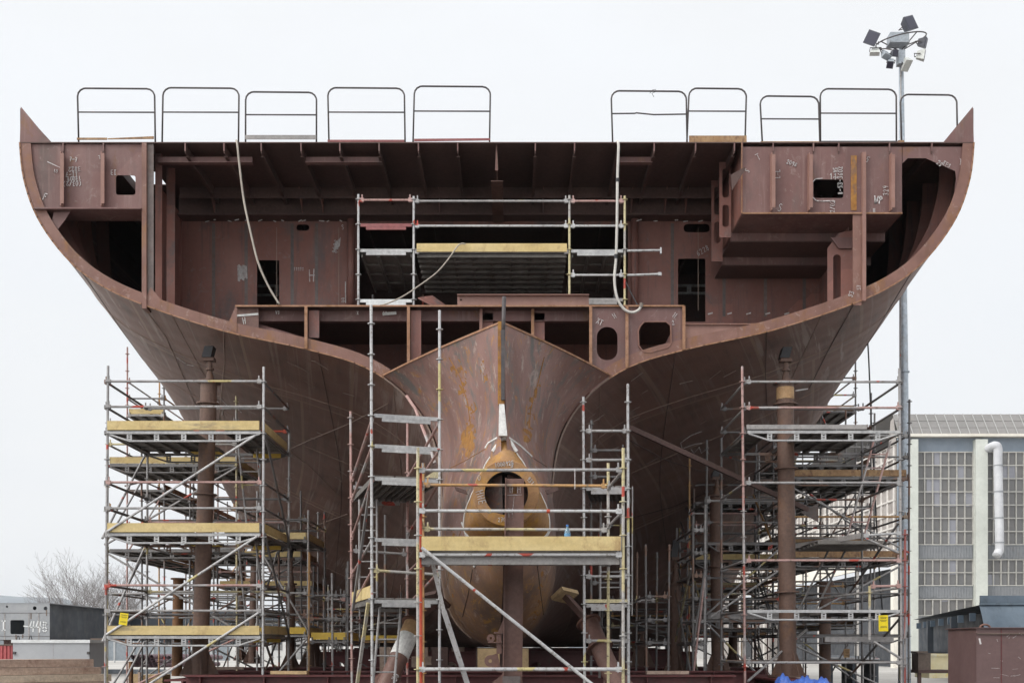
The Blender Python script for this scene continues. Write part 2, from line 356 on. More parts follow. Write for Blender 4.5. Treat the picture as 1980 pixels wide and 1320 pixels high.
def rrect(x0, x1, y0, y1, r, n=4):
    pts = []
    for (cx, cy, a0) in ((x1-r, y1-r, 0), (x0+r, y1-r, 90), (x0+r, y0+r, 180), (x1-r, y0+r, 270)):
        for i in range(n+1):
            t = R(a0+90*i/n); pts.append((cx+r*math.cos(t), cy+r*math.sin(t)))
    return pts

# handwriting: strokes on a 0..1 x 0..1.4 grid
GL = {'0': [[(.5, 1.4), (.1, 1.1), (.1, .3), (.5, 0), (.9, .3), (.9, 1.1), (.5, 1.4)]], '1': [[(.2, 1.1), (.6, 1.4), (.5, 0)]],
 '2': [[(.1, 1.1), (.5, 1.4), (.9, 1.1), (.6, .6), (.1, 0), (.9, .05)]], '3': [[(.1, 1.3), (.7, 1.4), (.8, 1.0), (.4, .75), (.9, .5), (.7, .05), (.1, .1)]],
 '4': [[(.35, 1.4), (.05, .6), (.95, .65)], [(.85, 1.3), (.65, 0)]], '5': [[(.9, 1.4), (.2, 1.35), (.2, .8), (.8, .75), (.8, .1), (.1, .05)]],
 '6': [[(.8, 1.4), (.2, .8), (.2, .1), (.8, .05), (.8, .6), (.2, .6)]], '7': [[(.1, 1.4), (.9, 1.35), (.4, 0)], [(.3, .7), (.8, .75)]],
 '8': [[(.5, .75), (.15, 1.1), (.5, 1.4), (.85, 1.1), (.5, .75), (.1, .35), (.5, 0), (.9, .35), (.5, .75)]], '9': [[(.9, 1.0), (.4, .75), (.2, 1.2), (.7, 1.4), (.9, 1.0), (.6, 0)]],
 '-': [[(.1, .7), (.9, .75)]], '/': [[(.1, 0), (.9, 1.4)]], '(': [[(.7, 1.5), (.3, 1), (.3, .4), (.7, -.1)]], ')': [[(.3, 1.5), (.7, 1), (.7, .4), (.3, -.1)]],
 'S': [[(.9, 1.2), (.5, 1.4), (.2, 1.1), (.8, .5), (.5, 0), (.1, .2)]], 'H': [[(.1, 1.4), (.15, 0)], [(.85, 1.4), (.8, 0)], [(.1, .7), (.9, .75)]],
 'I': [[(.5, 1.4), (.5, 0)], [(.2, 1.4), (.8, 1.4)], [(.2, 0), (.8, 0)]], 'V': [[(0, 1.4), (.4, 0), (.9, 1.4)]], 'F': [[(.2, 0), (.2, 1.4), (.9, 1.4)], [(.2, .75), (.7, .75)]],
 'T': [[(.5, 0), (.5, 1.4)], [(0, 1.4), (1, 1.4)]], 'X': [[(.1, 0), (.9, 1.4)], [(.1, 1.4), (.9, 0)]], 'E': [[(.9, 1.4), (.2, 1.4), (.2, 0), (.9, 0)], [(.2, .7), (.8, .7)]],
 'L': [[(.2, 1.4), (.2, 0), (.9, 0)]], 'D': [[(.2, 0), (.2, 1.4), (.8, 1.1), (.8, .3), (.2, 0)]], 'R': [[(.2, 0), (.2, 1.4), (.8, 1.2), (.7, .8), (.2, .7), (.9, 0)]],
 'A': [[(0, 0), (.5, 1.4), (1, 0)], [(.2, .5), (.8, .5)]], 'B': [[(.2, 0), (.2, 1.4), (.8, 1.2), (.3, .75), (.9, .4), (.2, 0)]], 'U': [[(.1, 1.4), (.15, .2), (.5, 0), (.85, .2), (.9, 1.4)]],
 'M': [[(0, 0), (.1, 1.4), (.5, .5), (.9, 1.4), (1, 0)]], 'W': [[(0, 1.4), (.3, 0), (.5, .9), (.7, 0), (1, 1.4)]], '+': [[(.5, 1.2), (.5, .2)], [(0, .7), (1, .7)]], '.': [[(.4, .05), (.55, .05)]],
 'K': [[(.2, 0), (.2, 1.4)], [(.9, 1.4), (.2, .6), (.9, 0)]], 'P': [[(.2, 0), (.2, 1.4), (.8, 1.3), (.8, .8), (.2, .7)]], ' ': []}
class Marks:
    def __init__(s): s.l = []; s.loose = None
    def new(s): m = MB(); s.l.append(m); s.loose = None; return m
    def obox(s, *a):
        if s.loose is None: s.loose = MB(); s.l.append(s.loose)
        s.loose.obox(*a)
    def build(s, *a, **k): return [m.build(*a, **k) for m in s.l]
def write(mb, text, px, py, Y, hpx, ang=0, w=.010, flip=False, pitch=.95):
    """chalk strokes lying on the plane Y; (px,py) lower-left corner in photo pixels, hpx letter height"""
    if isinstance(mb, Marks): mb = mb.new()
    k = Y/F; sc = hpx*k/1.4; ca, sa = math.cos(R(ang)), math.sin(R(ang)); o = P(px, py, Y); x = 0
    for ch in text:
        for st in GL.get(ch, []):
            pts = []
            for (a, b) in st:
                a += random.uniform(-.06, .06); b += random.uniform(-.06, .06)
                u = (x+a*.72)*sc; v = b*sc
                if flip: u, v = -u, -v
                pts.append(Vector((o.x+u*ca-v*sa, Y, o.z+u*sa+v*ca)))
            for a, b in zip(pts, pts[1:]):
                if (b-a).length > 1e-4: mb.bar(a, b, .004, w, up=(0, 0, 1) if abs((b-a).normalized().z) < .9 else (1, 0, 0)) if False else stroke(mb, a, b, w)
        x += pitch
    return mb
def stroke(mb, a, b, w, t=.003):
    d = (b-a).normalized(); n = Vector((-d.z, 0, d.x))*w/2; e = d*w*.4
    y = Vector((0, t, 0))
    mb.obox((a+b)/2, (b-a)/2+e, n, y)

# ------------------------------------------------------------------ camera, light, world
cam = bpy.data.cameras.new('Camera'); co = bpy.data.objects.new('Camera', cam); COL.objects.link(co)
co.location = (0, 0, EH); co.rotation_euler = (R(90), 0, 0)
cam.sensor_width = 36; cam.lens = F/1980*36; cam.shift_y = (HY-660)/1980; cam.clip_end = 5000; cam.clip_start = .1
S.camera = co
S.view_settings.view_transform = 'Standard'; S.view_settings.look = 'None'; S.view_settings.exposure = 0; S.view_settings.gamma = 1
W = bpy.data.worlds.new('World'); S.world = W; W.use_nodes = True
wt = W.node_tree; bgn = wt.nodes['Background']
sky = wt.nodes.new('ShaderNodeTexSky'); sky.sky_type = 'NISHITA'; sky.sun_disc = False
SUN_EL, SUN_AZ = R(42), R(-122)
sky.sun_elevation = SUN_EL; sky.sun_rotation = SUN_AZ; sky.dust_density = 5; sky.air_density = 1
tc = wt.nodes.new('ShaderNodeTexCoord'); sx = wt.nodes.new('ShaderNodeSeparateXYZ'); wt.links.new(tc.outputs['Generated'], sx.inputs[0])
cl = mix(wt, ramp(wt, sx.outputs['Z'], -.02, .9), (8.75, 9.05, 9.4), (11.3, 11.5, 11.8))
cn = noise(wt, mapv(wt, tc.outputs['Generated'], (1, 1, 2.4)), 2.2, 4, .5)
cl = mix(wt, mul(wt, ramp(wt, cn, .42, .60), .9), cl, (9.75, 9.92, 10.1))
dt = wt.nodes.new('ShaderNodeVectorMath'); dt.operation = 'DOT_PRODUCT'; wt.links.new(tc.outputs['Generated'], dt.inputs[0])
dt.inputs[1].default_value = (math.sin(SUN_AZ)*math.cos(SUN_EL), math.cos(SUN_AZ)*math.cos(SUN_EL), math.sin(SUN_EL))
glow = mix(wt, ramp(wt, dt.outputs['Value'], .35, 1), (1, 1, 1), (2.6, 2.55, 2.45))
gm = wt.nodes.new('ShaderNodeMix'); gm.data_type = 'RGBA'; gm.blend_type = 'MULTIPLY'; gm.inputs[0].default_value = 1
wt.links.new(cl, gm.inputs[6]); wt.links.new(glow, gm.inputs[7]); cl = gm.outputs[2]
cl = mix(wt, .93, sky.outputs[0], cl)
wt.links.new(cl, bgn.inputs['Color']); bgn.inputs['Strength'].default_value = .1
sl = bpy.data.lights.new('sun', 'SUN'); sl.energy = 1.4; sl.angle = R(18); sl.color = (1, .96, .9)
so = bpy.data.objects.new('sun', sl); COL.objects.link(so)
# sun direction: from behind-left of the camera, high
d = Vector((math.sin(SUN_AZ)*math.cos(SUN_EL), math.cos(SUN_AZ)*math.cos(SUN_EL), math.sin(SUN_EL)))
so.rotation_euler = (-d).to_track_quat('-Z', 'Y').to_euler(); so.location = (0, 0, 40)

# ------------------------------------------------------------------ ground, hill
g = MB(); g.add([(-3200, -300, 0), (3200, -300, 0), (3200, 3200, 0), (-3200, 3200, 0)], [(0, 1, 2, 3)])
go = g.build('ground', M['ground'], origin=(0, 0, 0)); go['kind'] = 'structure'
g = MB(); g.add([(-13, -20, .006), (13, -20, .006), (13, 84, .006), (-13, 84, .006)], [(0, 1, 2, 3)])
go = g.build('bounce_cut_sheet', M['bounce_cut'], origin=(0, 0, .006)); go['kind'] = 'structure'  # dark sheet added under the ship to cut light bouncing off the ground
h = MB(); n = 60; rows = 6
for j in range(rows+1):
    for i in range(n+1):
        x = -1500+3000*i/n
        prof = (44*math.exp(-((x+600)/190)**2)+12*math.exp(-((x+300)/150)**2)+14*math.exp(-((x-500)/500)**2)+10+4*math.sin(x*.021)+2.5*math.sin(x*.06))*2.25
        h.v.append((x*2.1, 2450+j*90, prof*math.sin(math.pi*j/rows)**.8 if 0 < j < rows else -1))
for j in range(rows):
    for i in range(n): a = j*(n+1)+i; h.f.append((a, a+1, a+n+2, a+n+1))
ho = h.build('hill', M['hillmat'], smooth=True); ho['kind'] = 'structure'

# ------------------------------------------------------------------ SHIP
ship = thing('ship_hull', 'huge unfinished brown steel ship stern with open section, standing on berth beams', 'ship', (-.3, 23, 1.58))
SC = -.3; YS = 23.0
ST = [23, 30, 36, 43, 52, 76]
CT = [
 [(9.43, 11.55), (9.43, 11.55), (9.43, 11.55), (9.43, 11.55), (9.43, 11.55)],
 [(9.35, 10.85), (9.43, 10.85), (9.43, 10.85), (9.43, 10.8), (9.43, 10.6)],
 [(9.08, 10.08), (9.42, 10.05), (9.43, 9.8), (9.43, 9.5), (9.43, 9.0)],
 [(8.55, 9.33), (9.25, 9.2), (9.4, 8.6), (9.43, 7.8), (9.43, 6.5)],
 [(7.92, 8.8), (8.75, 8.45), (9.2, 7.6), (9.35, 6.2), (9.43, 4.2)],
 [(7.02, 8.37), (7.7, 7.75), (8.5, 6.6), (9.0, 5.0), (9.2, 3.0)],
 [(5.4, 7.84), (6.0, 6.9), (7.0, 5.5), (8.0, 3.8), (8.7, 2.2)],
 [(3.8, 7.49), (4.4, 6.2), (5.4, 4.7), (6.6, 3.0), (7.8, 1.78)],
 [(2.6, 7.12), (3.1, 5.6), (4.0, 4.1), (5.4, 2.4), (6.8, 1.63)],
 [(1.75, 6.5), (2.2, 4.9), (3.0, 3.4), (4.2, 2.0), (5.5, 1.6)],
 [(1.24, 5.65), (1.7, 4.2), (2.2, 2.9), (3.2, 1.8), (4, 1.6)],
 [(1.07, 4.4), (1.4, 3.4), (1.6, 2.4), (2.2, 1.7), (2.6, 1.59)],
 [(1.09, 3.0), (1.15, 2.6), (1.15, 2.05), (1.4, 1.63), (1.6, 1.59)],
 [(.78, 2.05), (.8, 1.9), (.75, 1.7), (.8, 1.59), (.9, 1.59)],
 [(0, 1.58)]*5]
for c in CT: c.append(c[-1])
def cr(p0, p1, p2, p3, t): return .5*((2*p1)+(-p0+p2)*t+(2*p0-5*p1+4*p2-p3)*t*t+(-p0+3*p1-3*p2+p3)*t**3)
SUB = 5
def dense(k):
    pts = [c[k] for c in CT]; n = len(pts); out = []
    for i in range(n-1):
        a = pts[max(i-1, 0)]; b = pts[i]; c = pts[i+1]; e = pts[min(i+2, n-1)]
        if i == n-2: e = (-pts[n-2][0], pts[n-2][1])
        for j in range(SUB):
            t = j/SUB; out.append((min(9.43, cr(a[0], b[0], c[0], e[0], t)), cr(a[1], b[1], c[1], e[1], t)))
    out.append(pts[-1]); return out
DS = [dense(k) for k in range(len(ST))]
def section(Y):
    i = 0
    while i < len(ST)-2 and Y > ST[i+1]: i += 1
    h = ST[i+1]-ST[i]; t = (Y-ST[i])/h
    out = []
    for q in range(len(DS[0])):
        r = []
        for c in (0, 1):
            f = lambda m: DS[m][q][c]
            def sl(m):
                if m == 0: return (f(1)-f(0))/(ST[1]-ST[0])
                if m >= len(ST)-1: return 0
                a = (f(m)-f(m-1))/(ST[m]-ST[m-1]); b = (f(m+1)-f(m))/(ST[m+1]-ST[m])
                return 0 if a*b <= 0 else 2*a*b/(a+b)
            p0, p1, m0, m1 = f(i), f(i+1), sl(i)*h, sl(i+1)*h
            r.append((2*t**3-3*t*t+1)*p0+(t**3-2*t*t+t)*m0+(-2*t**3+3*t*t)*p1+(t**3-t*t)*m1)
        out.append(tuple(r))
    return out
YL = [YS+.001]+[23+i*.7 for i in range(1, 45)]+[56, 60, 66, 72, 76]
def hull_plating():
    mb = MB(); mb.uv = []; nn = len(DS[0]); full = 2*nn-1
    for Y in YL:
        s = section(Y); ring = [(-a, b) for a, b in s]+[(a, b) for a, b in reversed(s[:-1])]
        u = 0
        for q, (a, b) in enumerate(ring):
            if q: u += math.hypot(a-ring[q-1][0], b-ring[q-1][1])
            mb.v.append((SC+a, Y, b)); mb.uv.append((u, Y))
    for i in range(len(YL)-1):
        for q in range(full-1):
            a = i*full+q; mb.f.append((a, a+1, a+full+1, a+full))
    return mb
hp = hull_plating().build('hull_plating', M['hull'], ship, smooth=True)
S0 = section(YS)
nn = len(S0)
# flange ring that edges the open section
def offset_in(s, w):
    out = []
    for i, (a, b) in enumerate(s):
        p = s[max(i-1, 0)]; q = s[min(i+1, len(s)-1)]
        tx, tz = q[0]-p[0], q[1]-p[1]; L = math.hypot(tx, tz) or 1
        nx, nz = tz/L, -tx/L   # inward / upward
        if nx > 0: nx, nz = nx, nz
        out.append((a+nx*w, b+nz*w))
    return out
iend = next(i for i, p in enumerate(S0) if p[1] < 6.97)
seg = S0[:iend+1]
INN = offset_in(seg, .215)
for sg in (-1, 1):
    mb = MB(); o = 0
    for (a, b), (c, e) in zip(seg, INN):
        mb.v += [(SC+sg*a, YS+.005, b), (SC+sg*max(c, 1.2), YS+.005, max(e, 6.9)), (SC+sg*a, YS+.03, b), (SC+sg*max(c, 1.2), YS+.03, max(e, 6.9))]
    for i in range(len(seg)-1):
        k = 4*i; mb.f += [(k, k+1, k+5, k+4), (k+2, k+6, k+7, k+3), (k+1, k+3, k+7, k+5), (k, k+4, k+6, k+2)]
    mb.build('frame_flange', M['rim'], ship)
    mb = MB(); pp = [Vector((SC+sg*a, YS-.004, b)) for a, b in seg]
    for a, b in zip(pp, pp[1:]): stroke(mb, a, b, .028, .006)
    mb.build('plate_edge', M['edge'], ship)
# inner frames of the side tanks (seen through the holes)
for Yf in (24.0, 25.0, 26.0, 27.2):
    s = section(Yf); lo = next(i for i, p in enumerate(s) if p[0] < 6.9)
    ss = s[:lo+1]; inn = offset_in(ss, .3)
    for sg in (-1, 1):
        mb = MB()
        for (a, b), (c, e) in zip(ss, inn):
            mb.v += [(SC+sg*(a-.01), Yf, b), (SC+sg*c, Yf, e), (SC+sg*(a-.01), Yf+.02, b), (SC+sg*c, Yf+.02, e)]
        for i in range(len(ss)-1):
            k = 4*i; mb.f += [(k, k+1, k+5, k+4), (k+2, k+6, k+7, k+3), (k+1, k+3, k+7, k+5), (k, k+4, k+6, k+2)]
        mb.build('web_frame', M['primer_in'], ship)
# deck with an opening above the port side, bulwark plates
DZ = 11.55
mb = MB()
xl, xr = SC-9.43, SC+9.43; hx0, hx1, hy0, hy1 = -8.12, -7.45, 24.4, 25.1
mb.box(xl, hx0, YS, 76, DZ, DZ+.02).box(hx1, xr, YS, 76, DZ, DZ+.02).box(hx0, hx1, YS, hy0, DZ, DZ+.02).box(hx0, hx1, hy1, 76, DZ, DZ+.02)
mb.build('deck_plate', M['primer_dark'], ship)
for sg in (-1, 1):
    x = SC+sg*9.43
    mb = MB(); mb.plate([(x, DZ+.02), (x-sg*.02, DZ+.72), (x-sg*.60, DZ+.02)], YS+.002, YS+.022)
    mb.add([(x, YS+.02, DZ+.02), (x, YS+9, DZ+.02), (x, YS+9, DZ+.72), (x, YS+.02, DZ+.70)], [(0, 1, 2, 3)])
    mb.build('bulwark_plate', M['primer'], ship)
# longitudinal deck stiffeners
for px in (122, 200, 358, 433, 505, 582, 657, 733, 809, 885, 1035, 1111, 1195, 1265, 1345, 1420, 1495, 1573, 1622, 1720, 1802):
    x = PX(px, YS); mb = MB().box(x-.008, x+.008, YS+.012, 30.5, DZ-.2, DZ-.001)
    mb.box(x-.03, x+.03, YS+.14, 30.5, DZ-.215, DZ-.2); mb.build('deck_stiffener', M['primer_dark'], ship)
    mb = MB().box(x-.012, x+.012, YS-.006, YS+.010, DZ-.16, DZ-.002); mb.build('stiffener_end', M['primer'], ship)
# centreline girder
x = PX(960, YS); mb = MB().plate([(x-.01, DZ), (x+.01, DZ), (x+.03, DZ-.5), (x-.03, DZ-.5)], YS+.1, YS+.14)
mb.box(x-.01, x+.01, YS+.14, 25.9, DZ-.5, DZ); mb.box(x-.12, x+.12, YS+.6, 25.9, DZ-.52, DZ-.5); mb.build('deck_girder', M['bracket'], ship)
# transverse deck beam faces near the front edge
for (a, b) in ((295, 357), (357, 480), (585, 735), (1200, 1265)):
    mb = MB().box(PX(a, YS), PX(b, YS), YS+.35, YS+.37, PZ(300, YS), PZ(289, YS)); mb.box(PX(a, YS), PX(b, YS), YS+.30, YS+.44, PZ(300, YS)-.015, PZ(300, YS))
    mb.build('deck_beam', M['primer'], ship)
MB().box(SC-6.9, SC+6.9, 25.2, 25.22, DZ-.24, DZ-.002).build('deck_beam', M['primer_dark'], ship)
# port web plate with window
YW = YS+.04
def webplate(poly, holes, mat='primer', Y=YW, t=.016, name='web_plate'):
    mb = MB().plate(pxpoly(poly, Y), Y, Y+t, [pxpoly(hh, Y) for hh in holes]); return mb.build(name, M[mat], ship)
s0px = lambda i, sg: (CX+(SC+sg*S0[i][0])*F/YS, HY-(S0[i][1]-EH)*F/YS)
lt = [s0px(i, -1) for i in range(0, 15)]
lt = [(a+1.5, b) for a, b in lt if b < 404]
webplate([(276, 279), (44, 279)]+lt[1:]+[(lt[-1][0]+6, 405), (276, 405)], [rrect(224, 262, 339, 377, 5)])
mb = MB().box(PX(70, YW), PX(276, YW), YW-.12, YW+.55, PZ(408, YW), PZ(405, YW)); mb.build('web_bottom_flange', M['primer'], ship)
def stiffs(xs, yt, yb, Y=YW):
    for x in xs:
        X = PX(x, Y); mb = MB().plate([(X-.009, PZ(yt, Y)), (X+.009, PZ(yt, Y)), (X+.012, PZ(yb, Y)), (X-.012, PZ(yb, Y))], Y-.13, Y-.001)
        mb.obox((X+.03, Y-.13, PZ((yt+yb)/2, Y)), (.035, 0, 0), (0, .006, 0), (0, 0, abs(PZ(yt, Y)-PZ(yb, Y))/2*.93))
        mb.build('web_stiffener', M['stiff'], ship)
stiffs([122, 200], 298, 402)
webplate([(104, 410), (136, 409), (126, 425), (112, 443), (100, 432)], [], name='bracket')
# port stanchion (H column) and recessed side plates
mb = MB(); zb = PZ(597, YS); xa, xb = PX(275, YS), PX(284, YS)
mb.box(xa, xb, YS-.03, YS+.28, zb, DZ-.002); mb.build('stanchion', M['rim'], ship)
mb = MB().box(xb+.002, PX(296, YS), YS+.03, YS+.05, PZ(588, YS), DZ-.003); mb.build('stanchion_web', M['post_grey'], ship)
mb = MB().plate(pxpoly([(284, 572), (292, 556), (315, 583), (300, 590), (286, 590)], YS+.02), YS+.004, YS+.02); mb.build('stanchion_foot', M['rim'], ship)
for (a, b, yt, yb, Y) in ((300, 313, 333, 612, 23.5), (322, 338, 333, 628, 24.2)):
    mb = MB().box(PX(a, Y), PX(b, Y), Y, Y+.03, PZ(yb, Y), PZ(yt-40, Y)); mb.build('side_pillar', M['primer_in'], ship)
for sg, X in ((-1, -7.35), (1, 6.85)):
    Yb0 = 24.35 if sg < 0 else 23.7
    mb = MB(); hb_ = abs(X-SC); lowz = []
    for q in range(9):
        Y = Yb0+(30.98-Yb0)*q/8; ss = section(Y)
        lowz.append((Y, next(b+(e-b)*(a-hb_)/((a-c) or 1) for (a, b), (c, e) in zip(ss[6:], ss[7:]) if a >= hb_ >= c)+.012))
    for dx in (-.01, .01):
        for Y, zz in lowz: mb.v += [(X+dx, Y, zz), (X+dx, Y, DZ-.36)]
    for q in range(8): a = 2*q; mb.f += [(a, a+1, a+3, a+2), (a+18, a+20, a+21, a+19)]
    mb.f += [(0, 18, 19, 1), (16, 17, 35, 34)]
    mb.build('side_bulkhead', M['primer_in'], ship)
# main transverse bulkhead
YB = 25.9
kb = F/YB
def sec_poly(Y, x0, x1, ztop, inset=.02):
    s = section(Y); pts = []
    for sg in (-1, 1):
        q = [(SC+sg*(a-inset), b) for a, b in s if b < ztop and b > 5]
        pts += q if sg < 0 else list(reversed(q))
    return pts
s = section(YB)
lower = [(SC-a, b+.01) for a, b in s if 3.0 < a < 7.0]; lower = [p for p in lower if p[0] > -7.34]
lowr = [(SC+a, b+.01) for a, b in reversed(s) if 3.0 < a < 7.0]; lowr = [p for p in lowr if p[0] < 6.84]
ztop = PZ(386, YB)
def zat(s, hb_): return next(b+(e-b)*(a-hb_)/((a-c) or 1) for (a, b), (c, e) in zip(s[6:], s[7:]) if a >= hb_ >= c)+.012
outer = [(-7.34, ztop), (-7.34, zat(s, 7.04))]+lower+lowr+[(6.84, zat(s, 7.14)), (6.84, ztop)]
H = lambda *a: pxpoly(rrect(*a), YB)
holes = [H(690, 1214, 436, 608, 2), H(497, 540, 503, 606, 3), H(573, 598, 434, 446, 5.5), H(1311, 1364, 500, 622, 3), H(1322, 1372, 433, 449, 7)]
MB().plate(outer, YB, YB+.014, holes).build('bulkhead', M['primer_in'], ship)
mb = MB().box(-7.34, 6.84, YB-.25, YB-.23, PZ(425, YB), PZ(386, YB)); mb.box(-7.34, 6.84, YB-.4, YB-.005, PZ(428, YB), PZ(425, YB)+.005); mb.build('bulkhead_girder', M['primer_dark'], ship)
for px in (415, 585, 625, 690, 850, 1050, 1220, 1285, 1325):
    X = PX(px, YB-.3); mb = MB(); z1 = PZ(386, YB)
    mb.add([(X-.008, YB-.26, z1), (X-.008, YB-.75, z1), (X-.008, YB-.26, PZ(428, YB)), (X+.008, YB-.26, z1), (X+.008, YB-.75, z1), (X+.008, YB-.26, PZ(428, YB))], [(0, 1, 2), (3, 5, 4), (0, 3, 4, 1), (1, 4, 5, 2), (0, 2, 5, 3)])
    mb.build('knee_bracket', M['primer_in'], ship)
for px in (347, 680, 1226):
    X = PX(px, YB); MB().tube((X, YB-.12, PZ(605, YB)), (X, YB-.12, PZ(428, YB)), .085, 12).build('pillar', M['primer_in'], ship, smooth=True)
for px in (413, 476, 565, 612, 1300, 1400, 1480, 1555):     # vertical welds: narrow mill-scale strips
    X = PX(px, YB); MB().box(X-.035, X+.035, YB-.004, YB-.001, PZ(612, YB), PZ(432, YB)).build('weld_strip', M['post_grey'], ship)
for px in (535, 655, 1350):
    X = PX(px, YB); MB().box(X-.006, X+.006, YB-.004, YB-.001, PZ(600, YB), PZ(440, YB)).build('weld_seam', M['seam_light'], ship)
_s = section(31.0)
_o = [(SC-a+.012, b) for a, b in _s[:-1]]+[(SC, _s[-1][1])]+[(SC+a-.012, b) for a, b in reversed(_s[:-1])]
_o[0] = (_o[0][0], DZ-.003); _o[-1] = (_o[-1][0], DZ-.003)
MB().plate(_o, 31, 31.02).build('light_stop_bulkhead', M['primer_dark'], ship)  # dark wall added to close off light inside the hull
MB().box(SC-9.0, SC+9.0, 75.9, 75.95, 1.7, DZ-.003).build('end_bulkhead', M['primer_dark'], ship)
for (x0, x1, yy, Y) in ((498, 540, 553, 27.5), (498, 540, 570, 27.5), (1308, 1366, 552, 27.5), (1308, 1366, 567, 27.5)):
    MB().tube(P(x0-30, yy, Y), P(x1+30, yy, Y), .03, 8).build('inner_rail', M['galv'], ship)
for px in (536, 1332):
    MB().box(PX(px-4, 27.5), PX(px+4, 27.5), 27.45, 27.5, PZ(568, 27.5), PZ(553, 27.5)).build('inner_rail_bracket', M['galv'], ship)
# tween deck and its front
ZT = PZ(592, YS); tx0, tx1 = PX(455, YS), PX(1323, YS)
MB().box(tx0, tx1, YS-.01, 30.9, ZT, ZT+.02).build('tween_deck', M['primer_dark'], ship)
MB().box(tx0, tx1, YS-.014, YS-.010, ZT-.012, ZT+.022).build('tween_deck_edge', M['edge'], ship)
MB().box(tx0+.03, PX(1140, YS), YS+.3, YS+.32, PZ(612, YS), ZT-.002).box(tx0+.03, PX(1140, YS), YS+.25, YS+.40, PZ(613.5, YS), PZ(612, YS)).build('tween_girder', M['primer'], ship)
def zsec(X):   # hull height under X at the section
    hbx = abs(X-SC)
    for (a, b), (c, e) in zip(S0, S0[1:]):
        if a >= hbx >= c: return b+(e-b)*(a-hbx)/((a-c) or 1)
    return 7
for px, Y in ((592, YS), (790, YS), (930, YS+.2), (1030, YS+.2), (1142, YS), (1212, YS), (1322, YS)):
    X = PX(px, Y); zb = zsec(X)+.0 if abs(X-SC) > 2.2 else 6.9
    zb = max(zb, 6.75)
    mb = MB().plate([(X-.03, zb), (X+.03, zb), (X+.03, ZT-.002), (X-.03, ZT-.002)], Y-.03, Y-.012); mb.build('stanchion_flange', M['edge'] if px != 930 else M['stiff'], ship)
    if px < 1140:
        MB().box(X+.032, X+.24, Y+.10, Y+.12, zb+.25, ZT-.05).build('stanchion_web', M['primer_in'], ship)
        MB().box(X-.008, X+.008, Y-.01, Y+.35, zb, ZT-.003).build('stanchion_plate', M['primer'], ship)
X = PX(455, YS); mb = MB().plate(pxpoly([(457, 592), (500, 592), (500, 641), (457, 641)], YS+.1), YS+.1, YS+.12); mb.build('end_bracket', M['bracket'], ship)
mb = MB().plate(pxpoly([(438, 633), (455, 593), (458, 593), (458, 643)], YS), YS-.005, YS+.012); mb.build('end_plate', M['rim'], ship)
MB().tube(P(497, 632, YS+.3), P(600, 662, YS+.3), .07, 12).build('drain_pipe', M['primer'], ship, smooth=True)
# starboard wing plates with cut-outs
def lowhull(xs, Y=YS): return [(x, HY-(zsec(PX(x, YS))-EH)*F/YS-1) for x in xs]
webplate([(1140, 594), (1211, 594)]+list(reversed(lowhull([1140, 1165, 1190, 1211]))), [rrect(1154, 1194, 632, 696, 19, 8)], Y=YS+.03)
webplate([(1212, 594), (1322, 594)]+list(reversed(lowhull([1212, 1240, 1270, 1300, 1322]))), [[(1238, 630), (1246, 622), (1288, 622), (1297, 630), (1298, 664), (1292, 672), (1256, 682), (1244, 680), (1235, 668), (1234, 640)]], Y=YS+.03)
hp_ = [(1238, 630), (1246, 622), (1288, 622), (1297, 630), (1298, 664), (1292, 672), (1256, 682), (1244, 680), (1235, 668), (1234, 640), (1238, 630)]
MB().path([P(a, b, YS+.01) for a, b in hp_], .018, 6).build('opening_rim', M['rim'], ship)
webplate([(1325, 626), (1480, 628), (1440, 640), (1380, 660), (1325, 676)], [], 'stiff', Y=YS+.06)
MB().box(PX(1325, YS), PX(1480, YS), YS+.02, YS+.3, PZ(627, YS), PZ(624.5, YS)).build('shelf_flange', M['rim'], ship)
# starboard box: front plate, tank ring plate, stepped soffits, column
webplate([(1436, 284), (1744, 284), (1744, 412), (1436, 412)], [rrect(1573, 1631, 347, 383, 5)], Y=YS+.03)
rp = [(a-1.5, b) for a, b in [s0px(i, 1) for i in range(0, 22)]]
webplate([(1745, 284), (1876, 284)]+[p for p in rp if 286 < p[1] < 425]+[(1838, 425)], [], Y=YS+.035) if False else None
outer = [(1745, 284), (1880, 284)]+[p for p in rp if 288 < p[1] < 430]
inner = [(1836, 424), (1843, 390), (1849, 345), (1847, 331), (1790, 306), (1755, 306), (1745, 316)]
webplate(outer+inner, [], Y=YS+.04)
stiffs([1490, 1562, 1720], 300, 410, YS+.03)
for (a, b, z) in ((1436, 1744, 413),):
    MB().box(PX(a, YS), PX(b, YS), YS-.02, YS+2.8, PZ(414, YS), PZ(412.2, YS)).build('box_soffit', M['primer'], ship)
    MB().box(PX(a, YS)-.006, PX(b, YS), YS-.03, YS-.021, PZ(414.5, YS), PZ(411.5, YS)).build('box_edge', M['edge'], ship)
X = PX(1436, YS)
MB().box(X-.012, X+.004, YS-.02, YS+2.8, PZ(412, YS), DZ-.003).build('box_side', M['primer_in'], ship)
MB().box(X-.03, X-.013, YS-.03, YS-.015, PZ(413, YS), DZ-.003).build('box_edge', M['edge'], ship)
for (Y, drop) in ((24.05, .16), (25.0, .34)):
    z = PZ(414, YS)-.001; xa = PX(1436, YS)-.05; xb = PX(1744, YS)
    MB().box(xa, xb, Y, Y+.02, z-drop, z).build('soffit_lip', M['primer'], ship)
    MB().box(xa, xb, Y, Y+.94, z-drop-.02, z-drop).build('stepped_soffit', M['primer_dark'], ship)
    MB().plate([(xa-.26, z-drop), (xa-.02, z-drop), (xa-.02, DZ-.02), (xa-.26, DZ-.02)], Y-.2, Y-.18, [rrect(xa-.2, xa-.06, DZ-.75, DZ-.15, .06), rrect(xa-.2, xa-.06, DZ-1.35, DZ-.9, .06)]).build('side_web', M['primer_in'], ship)
